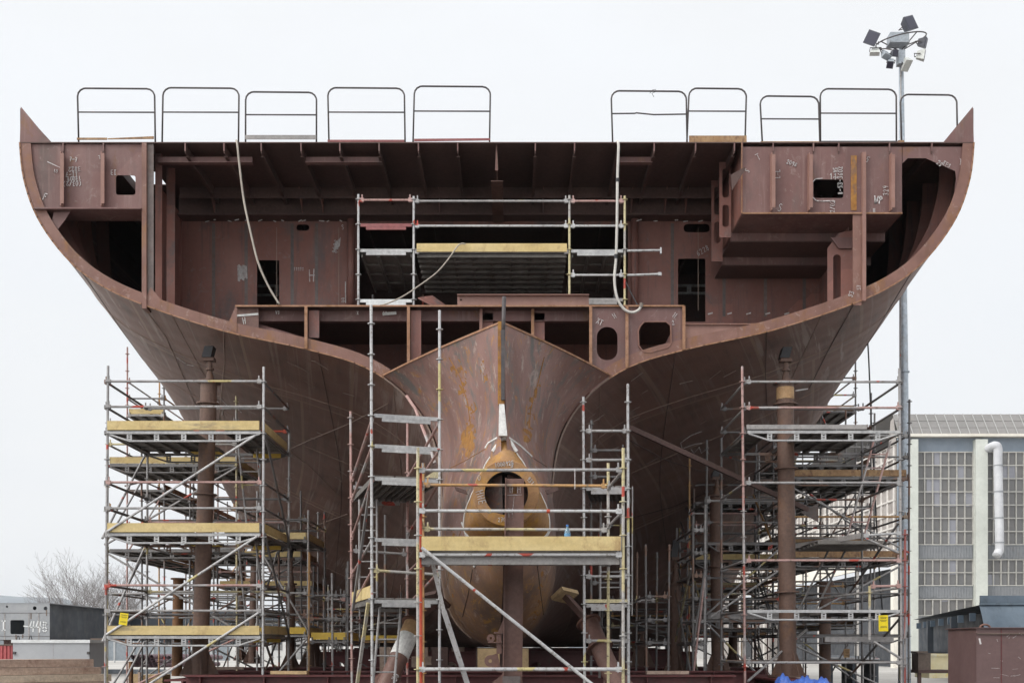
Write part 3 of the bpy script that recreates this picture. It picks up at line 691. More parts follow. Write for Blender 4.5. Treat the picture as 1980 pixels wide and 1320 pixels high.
x1, x2 = PX(1649, YS), PX(1673, YS)
MB().box(x2-.07, x2, YS-.06, YS+.2, PZ(583, YS), DZ-.2).build('column_flange', M['stiff'], ship)
MB().box(x1, x2-.072, YS, YS+.02, PZ(590, YS), PZ(414, YS)).build('column_web', M['rim'], ship)
mb = MB().plate(pxpoly([(1622, 450), (1652, 445), (1652, 590), (1600, 606), (1600, 480)], YS+.45), YS+.45, YS+.47, [pxpoly(rrect(1611, 1626, 492, 585, 7, 5), YS+.45)]); mb.build('column_plate', M['primer_in'], ship)
mb = MB().plate(pxpoly([(1606, 459), (1650, 459), (1650, 480), (1622, 480)], YS+.4), YS+.4, YS+.42); mb.build('bracket', M['primer'], ship)
mb = MB().plate(pxpoly([(1410, 345), (1437, 330), (1437, 336), (1412, 375)], YS-.02), YS-.2, YS-.18); mb.build('lifting_lug', M['primer_dark'], ship)
MB().box(PX(1646, YS), PX(1657, YS), YS+.018, YS+.028, PZ(406, YS), PZ(300, YS)).build('rust_strip', M['rustline'], ship)
# chalk marks and paint dabs (illegible yard handwriting copied as strokes)
mk = Marks(); Yc = YW-.008
write(mk, '3822', 155, 322, Yc, 9, 4, flip=True); write(mk, 'II-7', 150, 333, Yc, 9, 0, flip=True); write(mk, '17009', 156, 341, Yc, 8, 3, flip=True); write(mk, '(03/2)', 157, 350, Yc, 9, 2, flip=True)
write(mk, '7-7', 134, 312, Yc, 8, -4); write(mk, '7', 192, 308, Yc, 7, 20); write(mk, 'EI', 214, 338, Yc, 9); write(mk, '69', 112, 328, Yc, 6, 0, flip=True); write(mk, 'F', 82, 385, Yc, 12, -20, .02)
mk.loose = None; stroke(mk, P(92, 313, Yc), P(118, 325, Yc), .015); mk.loose = None; stroke(mk, P(196, 306, Yc), P(197, 330, Yc), .012)
mk.build('chalk_mark', M['chalk'], ship)
mk = Marks(); Yc = YS+.02
write(mk, '2098', 1520, 316, Yc, 8, -20); write(mk, '8-53-3602', 1629, 376, Yc, 9, 90); write(mk, '2-95', 1619, 345, Yc, 8, 90); write(mk, '11', 1604, 347, Yc, 12); write(mk, '2/02', 1614, 411, Yc, 9, 90)
write(mk, 'T', 1466, 310, Yc, 12, 30); write(mk, 'S', 1448, 335, Yc, 10, 60); write(mk, 'S', 1503, 408, Yc, 15, -10); write(mk, 'L-L', 1508, 345, Yc, 9, 90); write(mk, '329', 1718, 378, Yc, 10, 92); write(mk, 'WP', 1690, 392, Yc, 13, -5, .02)
write(mk, '203', 1730, 372, Yc, 9, 95); write(mk, 'H', 1688, 411, Yc, 8); write(mk, '5', 1672, 312, Yc, 11, -30); write(mk, '2S', 1810, 316, YS+.03, 9, -40); write(mk, 'EES', 1822, 318, YS+.03, 8, -30); write(mk, 'II', 1855, 318, YS+.03, 10)
arc = [(1590, 345), (1577, 346), (1569, 354), (1567, 366), (1570, 380), (1578, 388), (1590, 389), (1612, 388)]
for a, b in zip(arc, arc[1:]): stroke(mk, P(*a, Yc), P(*b, Yc), .016)
write(mk, 'XT', 1152, 624, Yc-.0, 10, -25); write(mk, 'H', 1188, 616, Yc, 10, 30); write(mk, 'H', 1300, 612, Yc, 10, -35); write(mk, '2', 1300, 628, Yc, 8, 10); write(mk, 'S3', 1648, 575, YS-.01, 9, 70); write(mk, '57', 1664, 560, YS-.065, 7, 90)
mk.build('chalk_mark', M['chalk'], ship)
mk = Marks(); Yc = YB-.01
write(mk, '8838', 652, 490, Yc, 10, 80); write(mk, 'S', 661, 444, Yc, 9, 10); write(mk, 'H', 597, 543, Yc, 22, 0, .02); write(mk, '11111', 568, 523, Yc, 6); write(mk, '4', 348, 410, Yc, 6)
mk.loose = None
for i in range(9): stroke(mk, P(460+i*2, 514+random.uniform(-2, 2), Yc), P(461+i*2, 540+random.uniform(-4, 3), Yc), .03)
mk.loose = None
for i in range(6): stroke(mk, P(646+i*2, 486-i*2, Yc), P(648+i*2, 470-i*2, Yc), .02)
for px in list(range(395, 680, 22))+list(range(1240, 1370, 30)): mk.loose = None; mk.loose = None; px += random.uniform(-9, 9); stroke(mk, P(px, 427+random.uniform(-2, 2), Yc-.25), P(px+random.uniform(3, 9), 428+random.uniform(-4, 1), Yc-.25), .02)
write(mk, '6228', 1350, 495, Yc, 10, 30); write(mk, '44', 668, 585, Yc, 8, 90); stroke(mk, P(668, 545, Yc), P(668, 585, Yc), .02)
for px in range(1370, 1560, 37): mk.loose = None; stroke(mk, P(px, 607, Yc), P(px+7, 605, Yc), .03)
mk.build('chalk_mark', M['chalk'], ship)
mk = Marks(); Yc = YS+.24
write(mk, 'V3', 533, 607, Yc, 6); write(mk, 'X', 690, 608, Yc, 6); write(mk, 'H', 470, 626, YS+.09, 12, 10); write(mk, '12', 740, 609, Yc, 7)
mk.loose = None; stroke(mk, P(742, 607, Yc), P(764, 605, Yc), .06); mk.loose = None; stroke(mk, P(460, 610, YS+.09), P(498, 607, YS+.09), .04); mk.loose = None; stroke(mk, P(462, 632, YS+.09), P(498, 640, YS+.09), .03)
mk.build('paint_dab', M['whitepaint'], ship)

# --- stern skeg (aft body) and boss
YA = 19.3; ZTOP = EH+(HY-625)*YA/F
low = [p for p in S0 if p[1] <= ZTOP+.6]
def hb23(z):
    for (a, b), (c, e) in zip(S0[nn//2-8:], S0[nn//2-7:]):
        if b >= z >= e: return a+(c-a)*(b-z)/((b-e) or 1)
    return 0
def cxo(Y, z):
    s = min(1, max(0, (Y-19)/4)); a = -.17+(.13)*(ZTOP-z)/(ZTOP-1.6)
    return SC*s+a*(1-s)
def yaft(z):
    if z > 3.7: return YA
    return YA+((3.7-z)/2.12)**2.2*2.3
def skeg_pt(z, t, sg):
    ya = yaft(z); Y = ya+(YS-ya)*t
    k = min(1, max(0, (5.6-z)/1.6)); k = k*k*(3-2*k)
    g = (1-k)*(t*.97+.03*math.sin(math.pi*t)) + k*(1-(1-t)**2.6)**.55
    b0 = .045; b = b0+(max(hb23(z), .02)-b0)*g if z > 1.62 else hb23(z)*g
    return Vector((cxo(Y, z)+sg*b, Y, z))
zs = [ZTOP-(ZTOP-1.585)*i/48 for i in range(49)]; ts = [(i/30)**1.35 for i in range(31)]
mb = MB()
for sg in (-1, 1):
    o = len(mb.v)
    for z in zs:
        for t in ts: mb.v.append(tuple(skeg_pt(z, t, sg)))
    m_ = len(ts)
    for i in range(len(zs)-1):
        for j in range(m_-1):
            a = o+i*m_+j; mb.f.append((a, a+1, a+m_+1, a+m_))
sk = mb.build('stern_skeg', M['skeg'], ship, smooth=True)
# sealing strip on the top rim
for sg in (-1, 1):
    mb = MB()
    q = [skeg_pt(ZTOP, t, sg)+Vector((0, -.006, 0)) for t in ts]
    for a, b in zip(q, q[1:]): mb.bar(a, b, .02, .035)
    mb.build('skeg_rim', M['edge'], ship)
# stern post bar with stud, white painted part below
xp = cxo(YA, ZTOP)
MB().box(xp-.055, xp+.055, YA-.05, YA+.05, PZ(783, YA), ZTOP+.02).build('stern_post', M['rustline'], ship)
MB().tube((xp+.03, YA-.04, PZ(660, YA)), (xp+.05, YA-.04, PZ(575, YA)), .035, 10).build('guide_bar', M['rail_dark'], ship, smooth=True)
MB().box(xp+.0, xp+.06, YA-.085, YA-.045, PZ(775, YA), PZ(640, YA)).build('guide_strip', M['rail_dark'], ship)
mb = MB().plate(pxpoly([(965, 781), (975, 781), (981, 842), (964, 842)], YA-.06), YA-.06, YA+.12); mb.build('white_band', M['whitepaint'], ship)
# boss
bc = P(979, 953, 18.95); YF = 18.95; kf = YF/F
def ell(t, rx, rt, rb, dz=0): return (rx*math.sin(t), (rt if math.cos(t) > 0 else rb)*math.cos(t)+dz)
NB = 48
BELL = [(0, 110), (9, 107), (17, 92), (26, 79), (44, 47), (60, 20), (72, -2), (80, -22), (84, -45), (84, -62), (74, -74), (58, -84), (30, -93), (0, -96)]
def bell_r(t):
    t = abs((t+math.pi) % (2*math.pi)-math.pi)
    an = [math.atan2(x, y) for x, y in BELL]
    for i in range(len(BELL)-1):
        if an[i] <= t <= an[i+1]+1e-9:
            f = (t-an[i])/((an[i+1]-an[i]) or 1); r0 = math.hypot(*BELL[i]); r1 = math.hypot(*BELL[i+1]); return (r0+(r1-r0)*f)*YF/F*1.03
    return math.hypot(*BELL[-1])*YF/F
NB = 72
def boss_pt(j, f):
    t = 2*math.pi*j/NB; rb = bell_r(t); rf = .535; c = math.cos(t)
    k = f**1.25 if c > .2 else f**.75
    r = rf+(rb-rf)*k; yb = .42+.28*(1-max(0, c)**2)+.1*max(0, -c)
    return Vector((bc.x-.03*f*max(0, c)+r*math.sin(t), YF+.16+(yb-.16+.05)*f, bc.z+r*c))
mb = MB(); rows_ = [[Vector((bc.x+r*math.sin(2*math.pi*j/NB), Y, bc.z+r*math.cos(2*math.pi*j/NB))) for j in range(NB)] for Y, r in ((YF+.5, .355), (YF, .355), (YF, .525), (YF+.015, .54), (YF+.15, .54))]
rows_ += [[boss_pt(j, f/8) for j in range(NB)] for f in range(9)]
rows_ += [[Vector((p.x+(p.x-bc.x)*.04, p.y+.6, p.z+(p.z-bc.z)*.03)) for p in rows_[-1]]]
for rr in rows_: mb.v += [tuple(p) for p in rr]
for i in range(len(rows_)-1):
    for j in range(NB):
        j2 = (j+1) % NB; mb.f.append((i*NB+j, i*NB+j2, (i+1)*NB+j2, (i+1)*NB+j))
boss = mb.build('stern_tube_boss', M['boss'], ship); smooth_by_angle(boss, 40)
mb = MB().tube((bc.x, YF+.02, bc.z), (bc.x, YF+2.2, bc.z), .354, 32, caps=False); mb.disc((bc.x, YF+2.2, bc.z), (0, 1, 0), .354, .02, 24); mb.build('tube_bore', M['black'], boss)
for a, b, r in ((3, 29, .013), (43, 69, .013), (25, 29, .03), (43, 47, .028)):
    MB().path([boss_pt(j, 1)+Vector((0, -.012, 0)) for j in range(a, b)], r, 6).build('seam_paint', M['whitepaint'], boss)
MB().path([boss_pt(j, 1)+Vector((0, -.03, .02)) for j in (-3, -2, -1, 0, 1, 2, 3)], .035, 6).build('seam_paint', M['whitepaint'], boss)
mk = Marks(); Yc = YF-.006
write(mk, '1000925', 957, 903, Yc, 8, 8, .008); write(mk, 'S', 988, 903, Yc, 8, 0, .014); write(mk, '0', 924, 928, Yc, 10, 0, .008); write(mk, '931', 1018, 926, Yc, 8, -50, .008); write(mk, 'HHE', 920, 950, Yc, 14, -75, .008); write(mk, '270', 963, 1008, Yc, 8, 0, .008)
mk.build('chalk_mark', M['chalk'], boss)
for sg in (-1, 1):
    o_ = Vector((bc.x+sg*.66, YF+.5, bc.z+.05))
    mb = MB().obox(o_+Vector((sg*.10, 0, .06)), (sg*.10, .0, .035), (0, .03, 0), (-.015, 0, .035)); mb.build('pad_eye', M['primer_dark'], ship)
# skeg surface marks: rust seam lines, white paint on the welds
def on_skeg(px, py):
    """point of the skeg surface seen at that photo pixel (march along the ray)"""
    best = None
    for i in range(400):
        Y = 18.9+i*.0105; p = P(px, py, Y)
        if p.z > ZTOP: continue
        ya = yaft(p.z)
        if Y < ya: continue
        t = (Y-ya)/(YS-ya); hbw = abs(skeg_pt(p.z, min(1, t), 1).x-cxo(Y, p.z))
        if abs(p.x-cxo(Y, p.z)) <= hbw: return p
    return None
def skline(pts, r, mat, name):
    q = []
    for (a, b), (c, e) in zip(pts, pts[1:]):
        for i in range(6):
            p = on_skeg(a+(c-a)*i/6, b+(e-b)*i/6)
            if p: q.append(p+Vector((0, -.004, 0)))
    if len(q) > 1: MB().path(q, r, 6).build(name, M[mat], ship)
skline([(868, 690), (890, 730), (905, 780), (911, 830), (908, 880)], .012, 'rustline', 'seam_line')
skline([(1052, 690), (1040, 740), (1026, 790), (1022, 835)], .012, 'rustline', 'seam_line')
skline([(905, 985), (880, 1060), (858, 1150)], .008, 'rustline', 'seam_line')
skline([(962, 846), (945, 856), (938, 868)], .022, 'whitepaint', 'paint_dab')
skline([(984, 846), (1006, 862), (1032, 886)], .02, 'whitepaint', 'paint_dab')
skline([(893, 1010), (902, 1030), (918, 1040)], .02, 'whitepaint', 'paint_dab')
skline([(1058, 1010), (1050, 1028), (1036, 1040)], .016, 'whitepaint', 'paint_dab')
skline([(922, 1080), (916, 1098)], .025, 'whitepaint', 'paint_dab')
skline([(914, 1100), (905, 1150), (892, 1200)], .009, 'dark_line', 'seam_line')
skline([(1038, 1085), (1046, 1150), (1052, 1195)], .008, 'dark_line', 'seam_line')
skline([(1070, 1090), (1074, 1130), (1066, 1165), (1048, 1200)], .008, 'seam_light', 'seam_line')
skline([(862, 1085), (866, 1130), (880, 1180), (905, 1225)], .009, 'seam_light', 'seam_line')
skline([(938, 868), (900, 890), (850, 915)], .008, 'rustline', 'seam_line')
skline([(1032, 886), (1062, 905)], .007, 'dark_line', 'seam_line')
def blotch(pts, r0, mat='rustline'):
    q = []
    for (a, b), (c, e) in zip(pts, pts[1:]):
        for i in range(8):
            q.append((a+(c-a)*i/5+random.uniform(-5, 5), b+(e-b)*i/5))
    for (a, b) in q:
        p = on_skeg(a, b)
        if p:
            rr = r0*random.uniform(.4, 1.3); mb = MB(); n_ = 9
            pts_ = []
            for j in range(n_):
                t = 6.283*j/n_; f = random.uniform(.6, 1.2)
                w = on_skeg(a+math.cos(t)*rr*f*F/p.y, b+math.sin(t)*rr*f*1.5*F/p.y)
                if w: pts_.append(tuple(w+Vector((0, -.003, 0))))
            if len(pts_) > 5:
                mb.add(pts_+[tuple(p+Vector((0, -.0035, 0)))], [(j, (j+1) % len(pts_), len(pts_)) for j in range(len(pts_))]); mb.build('rust_patch', M[mat], ship)
random.seed(11)
blotch([(868, 690), (890, 730), (905, 780), (911, 830), (906, 870)], .10)
blotch([(1045, 720), (1028, 780), (1022, 830)], .075)
blotch([(930, 700), (938, 730)], .05)
blotch([(880, 1010), (868, 1080), (872, 1150)], .09)
blotch([(1050, 1110), (1040, 1180)], .08)
# weld seam where skeg meets the hull
for sg in (-1, 1):
    q = [Vector((SC+sg*(a+.004), YS-.01, b)) for a, b in S0 if 1.7 < b < 7.0 and a < 2.4]
    MB().path(q, .02, 6).build('block_joint', M['seam_light'], ship)
def on_hull(px, py):
    pY = None
    for i in range(260):
        Y = 23.02+i*.12; p = P(px, py, Y); hb_ = abs(p.x-SC)
        if hb_ > 9.4: continue
        ss = section(Y); zz = None
        for (a, b), (c, e) in zip(ss[6:], ss[7:]):
            if a >= hb_ >= c: zz = b+(e-b)*(a-hb_)/((a-c) or 1); break
        if zz is not None and p.z >= zz-.01: return p
    return None
def hline(pts, r, mat, name='seam_line', sub=8):
    q = []
    for (a, b), (c, e) in zip(pts, pts[1:]):
        for i in range(sub):
            p = on_hull(a+(c-a)*i/sub, b+(e-b)*i/sub)
            if p: q.append(p-(p-Vector((0, 0, EH))).normalized()*.12)
    if len(q) > 1: MB().path(q, r, 5).build(name, M[mat], ship)
hline([(545, 875), (600, 850), (677, 818), (760, 775)], .010, 'seam_light'); hline([(557, 869), (600, 903), (657, 959)], .008, 'seam_light'); hline([(597, 1020), (640, 1005), (677, 991)], .010, 'seam_light')
hline([(275, 590), (320, 650), (355, 730), (385, 800)], .009, 'seam_light'); hline([(432, 640), (434, 700), (425, 790), (420, 850)], .008, 'seam_light'); hline([(1483, 640), (1480, 720), (1484, 800)], .008, 'dark_line'); hline([(1650, 590), (1600, 680), (1560, 760)], .008, 'dark_line')
hline([(1215, 850), (1290, 890), (1370, 915)], .008, 'dark_line'); hline([(1225, 1000), (1300, 980), (1370, 950)], .008, 'dark_line')
for pts in ([(1320, 870), (1316, 856), (1335, 842), (1362, 832)], [(1322, 866), (1345, 858), (1360, 856)], [(1336, 868), (1342, 876), (1352, 864), (1356, 876), (1366, 868), (1372, 880)], [(1395, 850), (1402, 838), (1420, 832)], [(428, 772), (440, 785), (456, 788), (470, 800)], [(420, 775), (432, 790), (428, 806)], [(340, 690), (362, 705), (378, 708)]): hline(pts, .007, 'chalk', 'chalk_mark', 5)
for sg in (-1, 1):
    for k in (18, 27, 36, 43):
        q = []
        for i in range(40):
            Y = 23.1+i*.75; ss = section(Y); a, b = ss[k]; p_ = ss[k-1]; n_ = ss[k+1]; tx, tz = n_[0]-p_[0], n_[1]-p_[1]; L = math.hypot(tx, tz) or 1
            q.append((SC+sg*(a-tz/L*.004), Y, b+tx/L*.004))
        MB().path(q, .007, 5).build('strake_seam', M['seam_light' if k % 2 else 'dark_line'], ship)
    for Y in (25.6, 29.1, 33.2, 38.0):
        ss = section(Y); q = []
        for k in range(8, 46):
            a, b = ss[k]; p_ = ss[k-1]; n_ = ss[k+1]; tx, tz = n_[0]-p_[0], n_[1]-p_[1]; L = math.hypot(tx, tz) or 1
            q.append((SC+sg*(a-tz/L*.004), Y, b+tx/L*.004))
        MB().path(q, .010, 5).build('butt_seam', M['seam_light'], ship)
random.seed(77); scm = MB()
for i in range(70):
    if i % 3: px, py = random.uniform(300, 700), random.uniform(690, 960)
    else: px, py = random.uniform(1110, 1480), random.uniform(720, 900)
    dx = random.uniform(8, 26); dy = dx*random.uniform(.2, .75)*(1 if px < 900 else -1)
    a, b = on_hull(px, py), on_hull(px+dx, py+dy)
    if a and b and (b-a).length < 1.6:
        e = Vector((0, 0, EH)); scm.tube(a-(a-e).normalized()*.11, b-(b-e).normalized()*.11, random.uniform(.003, .009), 4)
sco = scm.build('scratches', M['seam_pale'], ship); sco['kind'] = 'stuff'
# props welded under the hull
for (a, b, Y) in ((1220, 822, 24.0),):
    pass

# ------------------------------------------------------------------ deck edge guard rails
RL = [(150, 299, 171, 217, 'toe_rust', 'with crooked pale toe boards, far left on the deck edge', (268, 272)),
      (315, 462, 170, 217, None, 'without toe board, second from the left, beside the hanging hose', None),
      (475, 612, 178, 222, 'toe_grey', 'with grey toe board, third from the left', (263, 271)),
      (634, 782, 170, 217, 'toe_red', 'with level red toe strip, fourth from the left', (272, 276)),
      (801, 948, 167, 215, 'toe_red', 'with sloping red toe strip, left of the wide gap', (269, 275)),
      (1182, 1327, 176, 220, None, 'with kinked middle rail and wire scrap, right of the wide gap', None),
      (1332, 1443, 171, 215, 'toe_rust', 'narrow, with deep rusty toe board', (264, 278)),
      (1470, 1583, 186, 230, 'toe_rust', 'low, rusty legs, thin rusty toe board', (275, 280)),
      (1586, 1733, 172, 219, 'rail_dark', 'wide, with dark bottom bar, just left of the light mast', (274, 277)),
      (1741, 1850, 183, None, None, 'without middle rail, beside the right bulwark tip', None)]
for i, (a, b, yt, ym, tm, txt, ty) in enumerate(RL):
    Y = YS+.25+.02*(i % 3); zb = DZ+.021; za = PZ(yt, Y); xa, xb = PX(a, Y), PX(b, Y)
    t = thing('guard_rail', 'tubular guard rail panel '+txt, 'guard rail', ((xa+xb)/2, Y, zb), 'guard rail panels along the deck edge')
    r = .16; lean = random.uniform(-.05, .05)
    pts = [(xa+lean, Y, zb), (xa, Y, za-r)]+[(xa+r-r*math.cos(R(q)), Y, za-r+r*math.sin(R(q))) for q in (25, 50, 75)]+[(xa+r, Y, za), (xb-r, Y, za-.01)]
    pts += [(xb-r+r*math.sin(R(q)), Y, za-.01-r+r*math.cos(R(q))) for q in (25, 50, 75)]+[(xb, Y, za-r), (xb+lean*.6, Y, zb)]
    MB().path(pts, .017, 8).build('rail_frame', M['rail_dark'], t, smooth=True)
    if ym:
        zm = PZ(ym, Y)
        mp = [(xa, Y, zm), (xb, Y, zm-.005)]
        if i == 5: mp = [(xa, Y, zm), (xa+.47, Y, zm+.005), (xa+.5, Y, zm+.015), (xa+.85, Y, zm-.02), (xb, Y, zm-.01)]
        MB().path(mp, .014, 8).build('mid_rail', M['rail_dark'], t, smooth=True)
    if ty:
        z0, z1 = PZ(ty[1], Y), PZ(ty[0], Y); z0 = max(z0, zb+.002)
        mb = MB()
        if i == 4: mb.plate([(xa, z0), (xb, z0+.02), (xb, z1), (xa, z0+.05)], Y-.04, Y-.025)
        elif i == 0: mb.plate([(xa, z0), (xa+.6, z0), (xa+.6, z1), (xa, z1)], Y-.04, Y-.025).plate([(xa+.62, z0), (xb, z0+.01), (xb, z1+.02), (xa+.62, z0+.02)], Y-.06, Y-.045)
        else: mb.box(xa, xb, Y-.04, Y-.025, z0, max(z1, z0+.03))
        mb.build('toe_board', M[tm], t)
    if i == 5:
        w0 = Vector((xa+.85, Y, za)); MB().path([w0+Vector((-.08, 0, -.05)), w0+Vector((-.02, 0, .02)), w0+Vector((.04, 0, .03)), w0+Vector((.03, 0, -.02)), w0+Vector((-.04, -.02, -.06)), w0+Vector((.0, -.02, -.13))], .005, 5).build('wire_scrap', M['black'], t)
    if i == 9:
        for X in (xa, xb): MB().box(X-.06, X+.06, Y-.05, Y+.05, zb+.002, zb+.12).build('rail_socket', M['toe_rust'], t)

# ------------------------------------------------------------------ scaffolding
SG = 'scaffold towers around the hull'
TR = .0242
def post(t, X, Y, z0, z1, zr, mat='galv', tilt=0):
    mb = MB(); mb.tube((X, Y, z0), (X+tilt, Y, z1), TR, 8)
    z = zr-math.floor((zr-z0)/.5)*.5
    while z < z1-.05:
        if z > z0+.05: mb.disc((X+tilt*(z-z0)/(z1-z0), Y, z), (0, 0, 1), .062, .012, 8)
        z += .5
    return mb.build('post', M[mat], t)
def ledger(t, a, b, mat='galv', r=TR, name='ledger'):
    a, b = Vector(a), Vector(b); d = (b-a).normalized()
    mb = MB().tube(a+d*.05, b-d*.05, r, 8)
    for p, s_ in ((a, 1), (b, -1)):
        mb.bar(p+d*.02*s_, p+d*.11*s_, .05, .075); mb.box(p.x+d.x*.075*s_-.012, p.x+d.x*.075*s_+.012, p.y+d.y*.075*s_-.012, p.y+d.y*.075*s_+.012, p.z-.05, p.z+.11)
    return mb.build(name, M[mat], t)
def brace(t, a, b, mat='galv', r=TR): return MB().tube(a, b, r, 8).build('diagonal_brace', M[mat], t)
def lattice(t, a, b, drop=.165, n=5, mat='alu'):
    a, b = Vector(a), Vector(b); L = (b-a).length; d = (b-a)/L
    mb = MB(); mb.bar(a+d*.04, b-d*.04, .045, .055)
    p1 = a+d*L*.155-Vector((0, 0, drop)); p2 = b-d*L*.155-Vector((0, 0, drop))
    mb.path([a+d*.06-Vector((0, 0, .03)), p1, p2, b-d*.06-Vector((0, 0, .03))], .02, 8)
    for i in range(n):
        c = p1+(p2-p1)*(i/(n-1))+Vector((0, 0, drop/2))
        z = Vector((0, 0, 1)); hgt = drop/2-.01
        for s_ in (-1, 1): mb.obox(c+d*.035*s_, d*.014, d.cross(z)*.012, z*hgt)
        for q in (-1, 0, 1): mb.obox(c+z*hgt*.62*q, d*.03, d.cross(z)*.011, z*.012)
    return mb.build('lattice_beam', M[mat], t)
def deck(t, x0, x1, y0, y1, z, along='y', mat='deck', w=.32, name='deck'):
    mb = MB()
    if along == 'y':
        n_ = max(1, round((x1-x0)/w)); s_ = (x1-x0)/n_
        for i in range(n_):
            a = x0+i*s_+.008; b = a+s_-.016
            mb.box(a, b, y0, y1, z-.012, z); mb.box(a, a+.03, y0, y1, z-.07, z-.012); mb.box(b-.03, b, y0, y1, z-.07, z-.012)
            for k in range(1, 4): yy = y0+(y1-y0)*k/4; mb.box(a+.031, b-.031, yy-.02, yy+.02, z-.05, z-.012)
    else:
        n_ = max(1, round((y1-y0)/w)); s_ = (y1-y0)/n_
        for i in range(n_):
            a = y0+i*s_+.008; b = a+s_-.016
            mb.box(x0, x1, a, b, z-.012, z); mb.box(x0, x1, a, a+.03, z-.07, z-.012); mb.box(x0, x1, b-.03, b, z-.07, z-.012)
            for k in range(1, 8): xx = x0+(x1-x0)*k/8; mb.box(xx-.02, xx+.02, a+.031, b-.031, z-.05, z-.012)
    return mb.build(name, M[mat], t)
def toe(t, a, b, z, h=.16, mat='ply_yellow', th=.03):
    a, b = Vector(a), Vector(b); c = (a+b)/2; d = (b-a)
    n_ = Vector((-d.y, d.x, 0)).normalized()*th/2
    return MB().obox((c.x, c.y, z+h/2), d/2, n_, (0, 0, h/2)).build('toe_board', M[mat], t)
def ladder(t, a, b, w=.42, mat='galv', across=(1, 0, 0), step=.28):
    a, b = Vector(a), Vector(b); ac = Vector(across).normalized()*w/2
    mb = MB()
    for s_ in (-1, 1): mb.tube(a+ac*s_, b+ac*s_, .022, 8)
    L = (b-a).length; n_ = int(L/step)
    for i in range(1, n_): c = a+(b-a)*i/n_; mb.tube(c-ac, c+ac, .014, 6)
    return mb.build('ladder', M[mat], t)
RM = ['galv']*9+['tube_pink', 'tube_pink', 'galv_light', 'tube_yellow']
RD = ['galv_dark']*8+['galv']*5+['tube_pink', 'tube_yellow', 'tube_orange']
def pick(l): return random.choice(l)
def tower(label, xs, ys, z0, ztop, decks, rails=None, pal=RM, toes=('ply_yellow',), lat=True, dense_=False, diag=True, group=SG, zr=None, front_only_lat=True, plank='y'):
    """generic tower: xs, ys post lines, decks = heights of the platforms"""
    t = thing('scaffold_tower', label, 'scaffold', (sum(xs)/len(xs), ys[0], z0), group)
    zr = decks[0]-.05 if zr is None else zr
    for X in xs:
        for Y in ys: post(t, X, Y, z0, ztop+random.choice((0, 0, -.25, .2)), zr, pick(pal), random.uniform(-.03, .03))
    hs = []
    for z in decks: hs += [(z-.05, 1), (z+.45, 0), (z+.95, 0)]
    hs = [(z, k) for z, k in hs if z < ztop]
    for z, k in hs:
        for j, Y in enumerate(ys):
            if j not in (0, len(ys)-1) and not k: continue
            for a, b in zip(xs, xs[1:]):
                if k and lat and (b-a) > 1.5 and (j == 0 or not front_only_lat): lattice(t, (a, Y, z), (b, Y, z), mat='alu' if pal is RM else 'galv_dark')
                else: ledger(t, (a, Y, z), (b, Y, z), pick(pal))
        for i, X in enumerate(xs):
            if i not in (0, len(xs)-1) and not k: continue
            for a, b in zip(ys, ys[1:]): ledger(t, (X, a, z), (X, b, z), pick(pal))
    for z in decks:
        deck(t, xs[0]+.04, xs[-1]-.04, ys[0]+.04, ys[-1]-.04, z, plank)
        tm = pick(toes)
        if tm: toe(t, (xs[0]+.05, ys[0]+.03, 0), (xs[-1]-.05, ys[0]+.03, 0), z+.005, .15, tm)
        tm = pick(toes)
        if tm: toe(t, (xs[-1]-.03, ys[0]+.1, 0), (xs[-1]-.03, ys[-1]-.1, 0), z+.006, .15, tm)
    if diag:
        lev = [z0]+list(decks); fl = random.random() < .5
        for a, b in zip(lev, lev[1:]):
            X0, X1 = (xs[0], xs[-1]) if fl else (xs[-1], xs[0]); fl = not fl
            brace(t, (X0, ys[0]-.05, a+.1), (X1, ys[0]-.05, b-.1), pick(pal))
            brace(t, (xs[0]-.05, ys[0], a+.1), (xs[0]-.05, ys[-1], b-.1), pick(pal))
    return t

# front left tower -------------------------------------------------
YL0, YL1 = 22.5, 25.07
xa, xb = PX(203, YL0), PX(508, YL0)
t = thing('scaffold_tower', 'front scaffold tower left of the stern with three yellow toe boards around a pipe column', 'scaffold', ((xa+xb)/2, YL0, .3), SG)
LT = t
Z = lambda y: PZ(y, YL0)
zr = Z(838)
for X, Y, yt, m in ((xa, YL0, 707, 'galv'), (xb, YL0, 709, 'galv_light'), (xa, YL1, 772, 'galv'), (xb, YL1, 790, 'galv')):
    post(t, X, Y, .3, PZ(yt, YL0) if Y == YL0 else Z(yt)+.05, zr, m, tilt=.06 if X < -6 and Y == YL0 else .02)
for y, m in ((737, 'galv'), (786, 'galv'), (932, 'tube_pink'), (982, 'galv'), (1131, 'tube_pink'), (1180, 'galv')):
    ledger(t, (xa, YL0, Z(y)), (xb, YL0, Z(y)), m)
    ledger(t, (xa, YL0, Z(y)), (xa, YL1, Z(y)), 'galv_dark'); ledger(t, (xb, YL0, Z(y)), (xb, YL1, Z(y)), 'galv_dark'); ledger(t, (xa, YL1, Z(y)), (xb, YL1, Z(y)), ['galv', 'tube_red', 'galv_dark', 'tube_pink', 'tube_yellow', 'galv_dark'][[737, 786, 932, 982, 1131, 1180].index(y)])
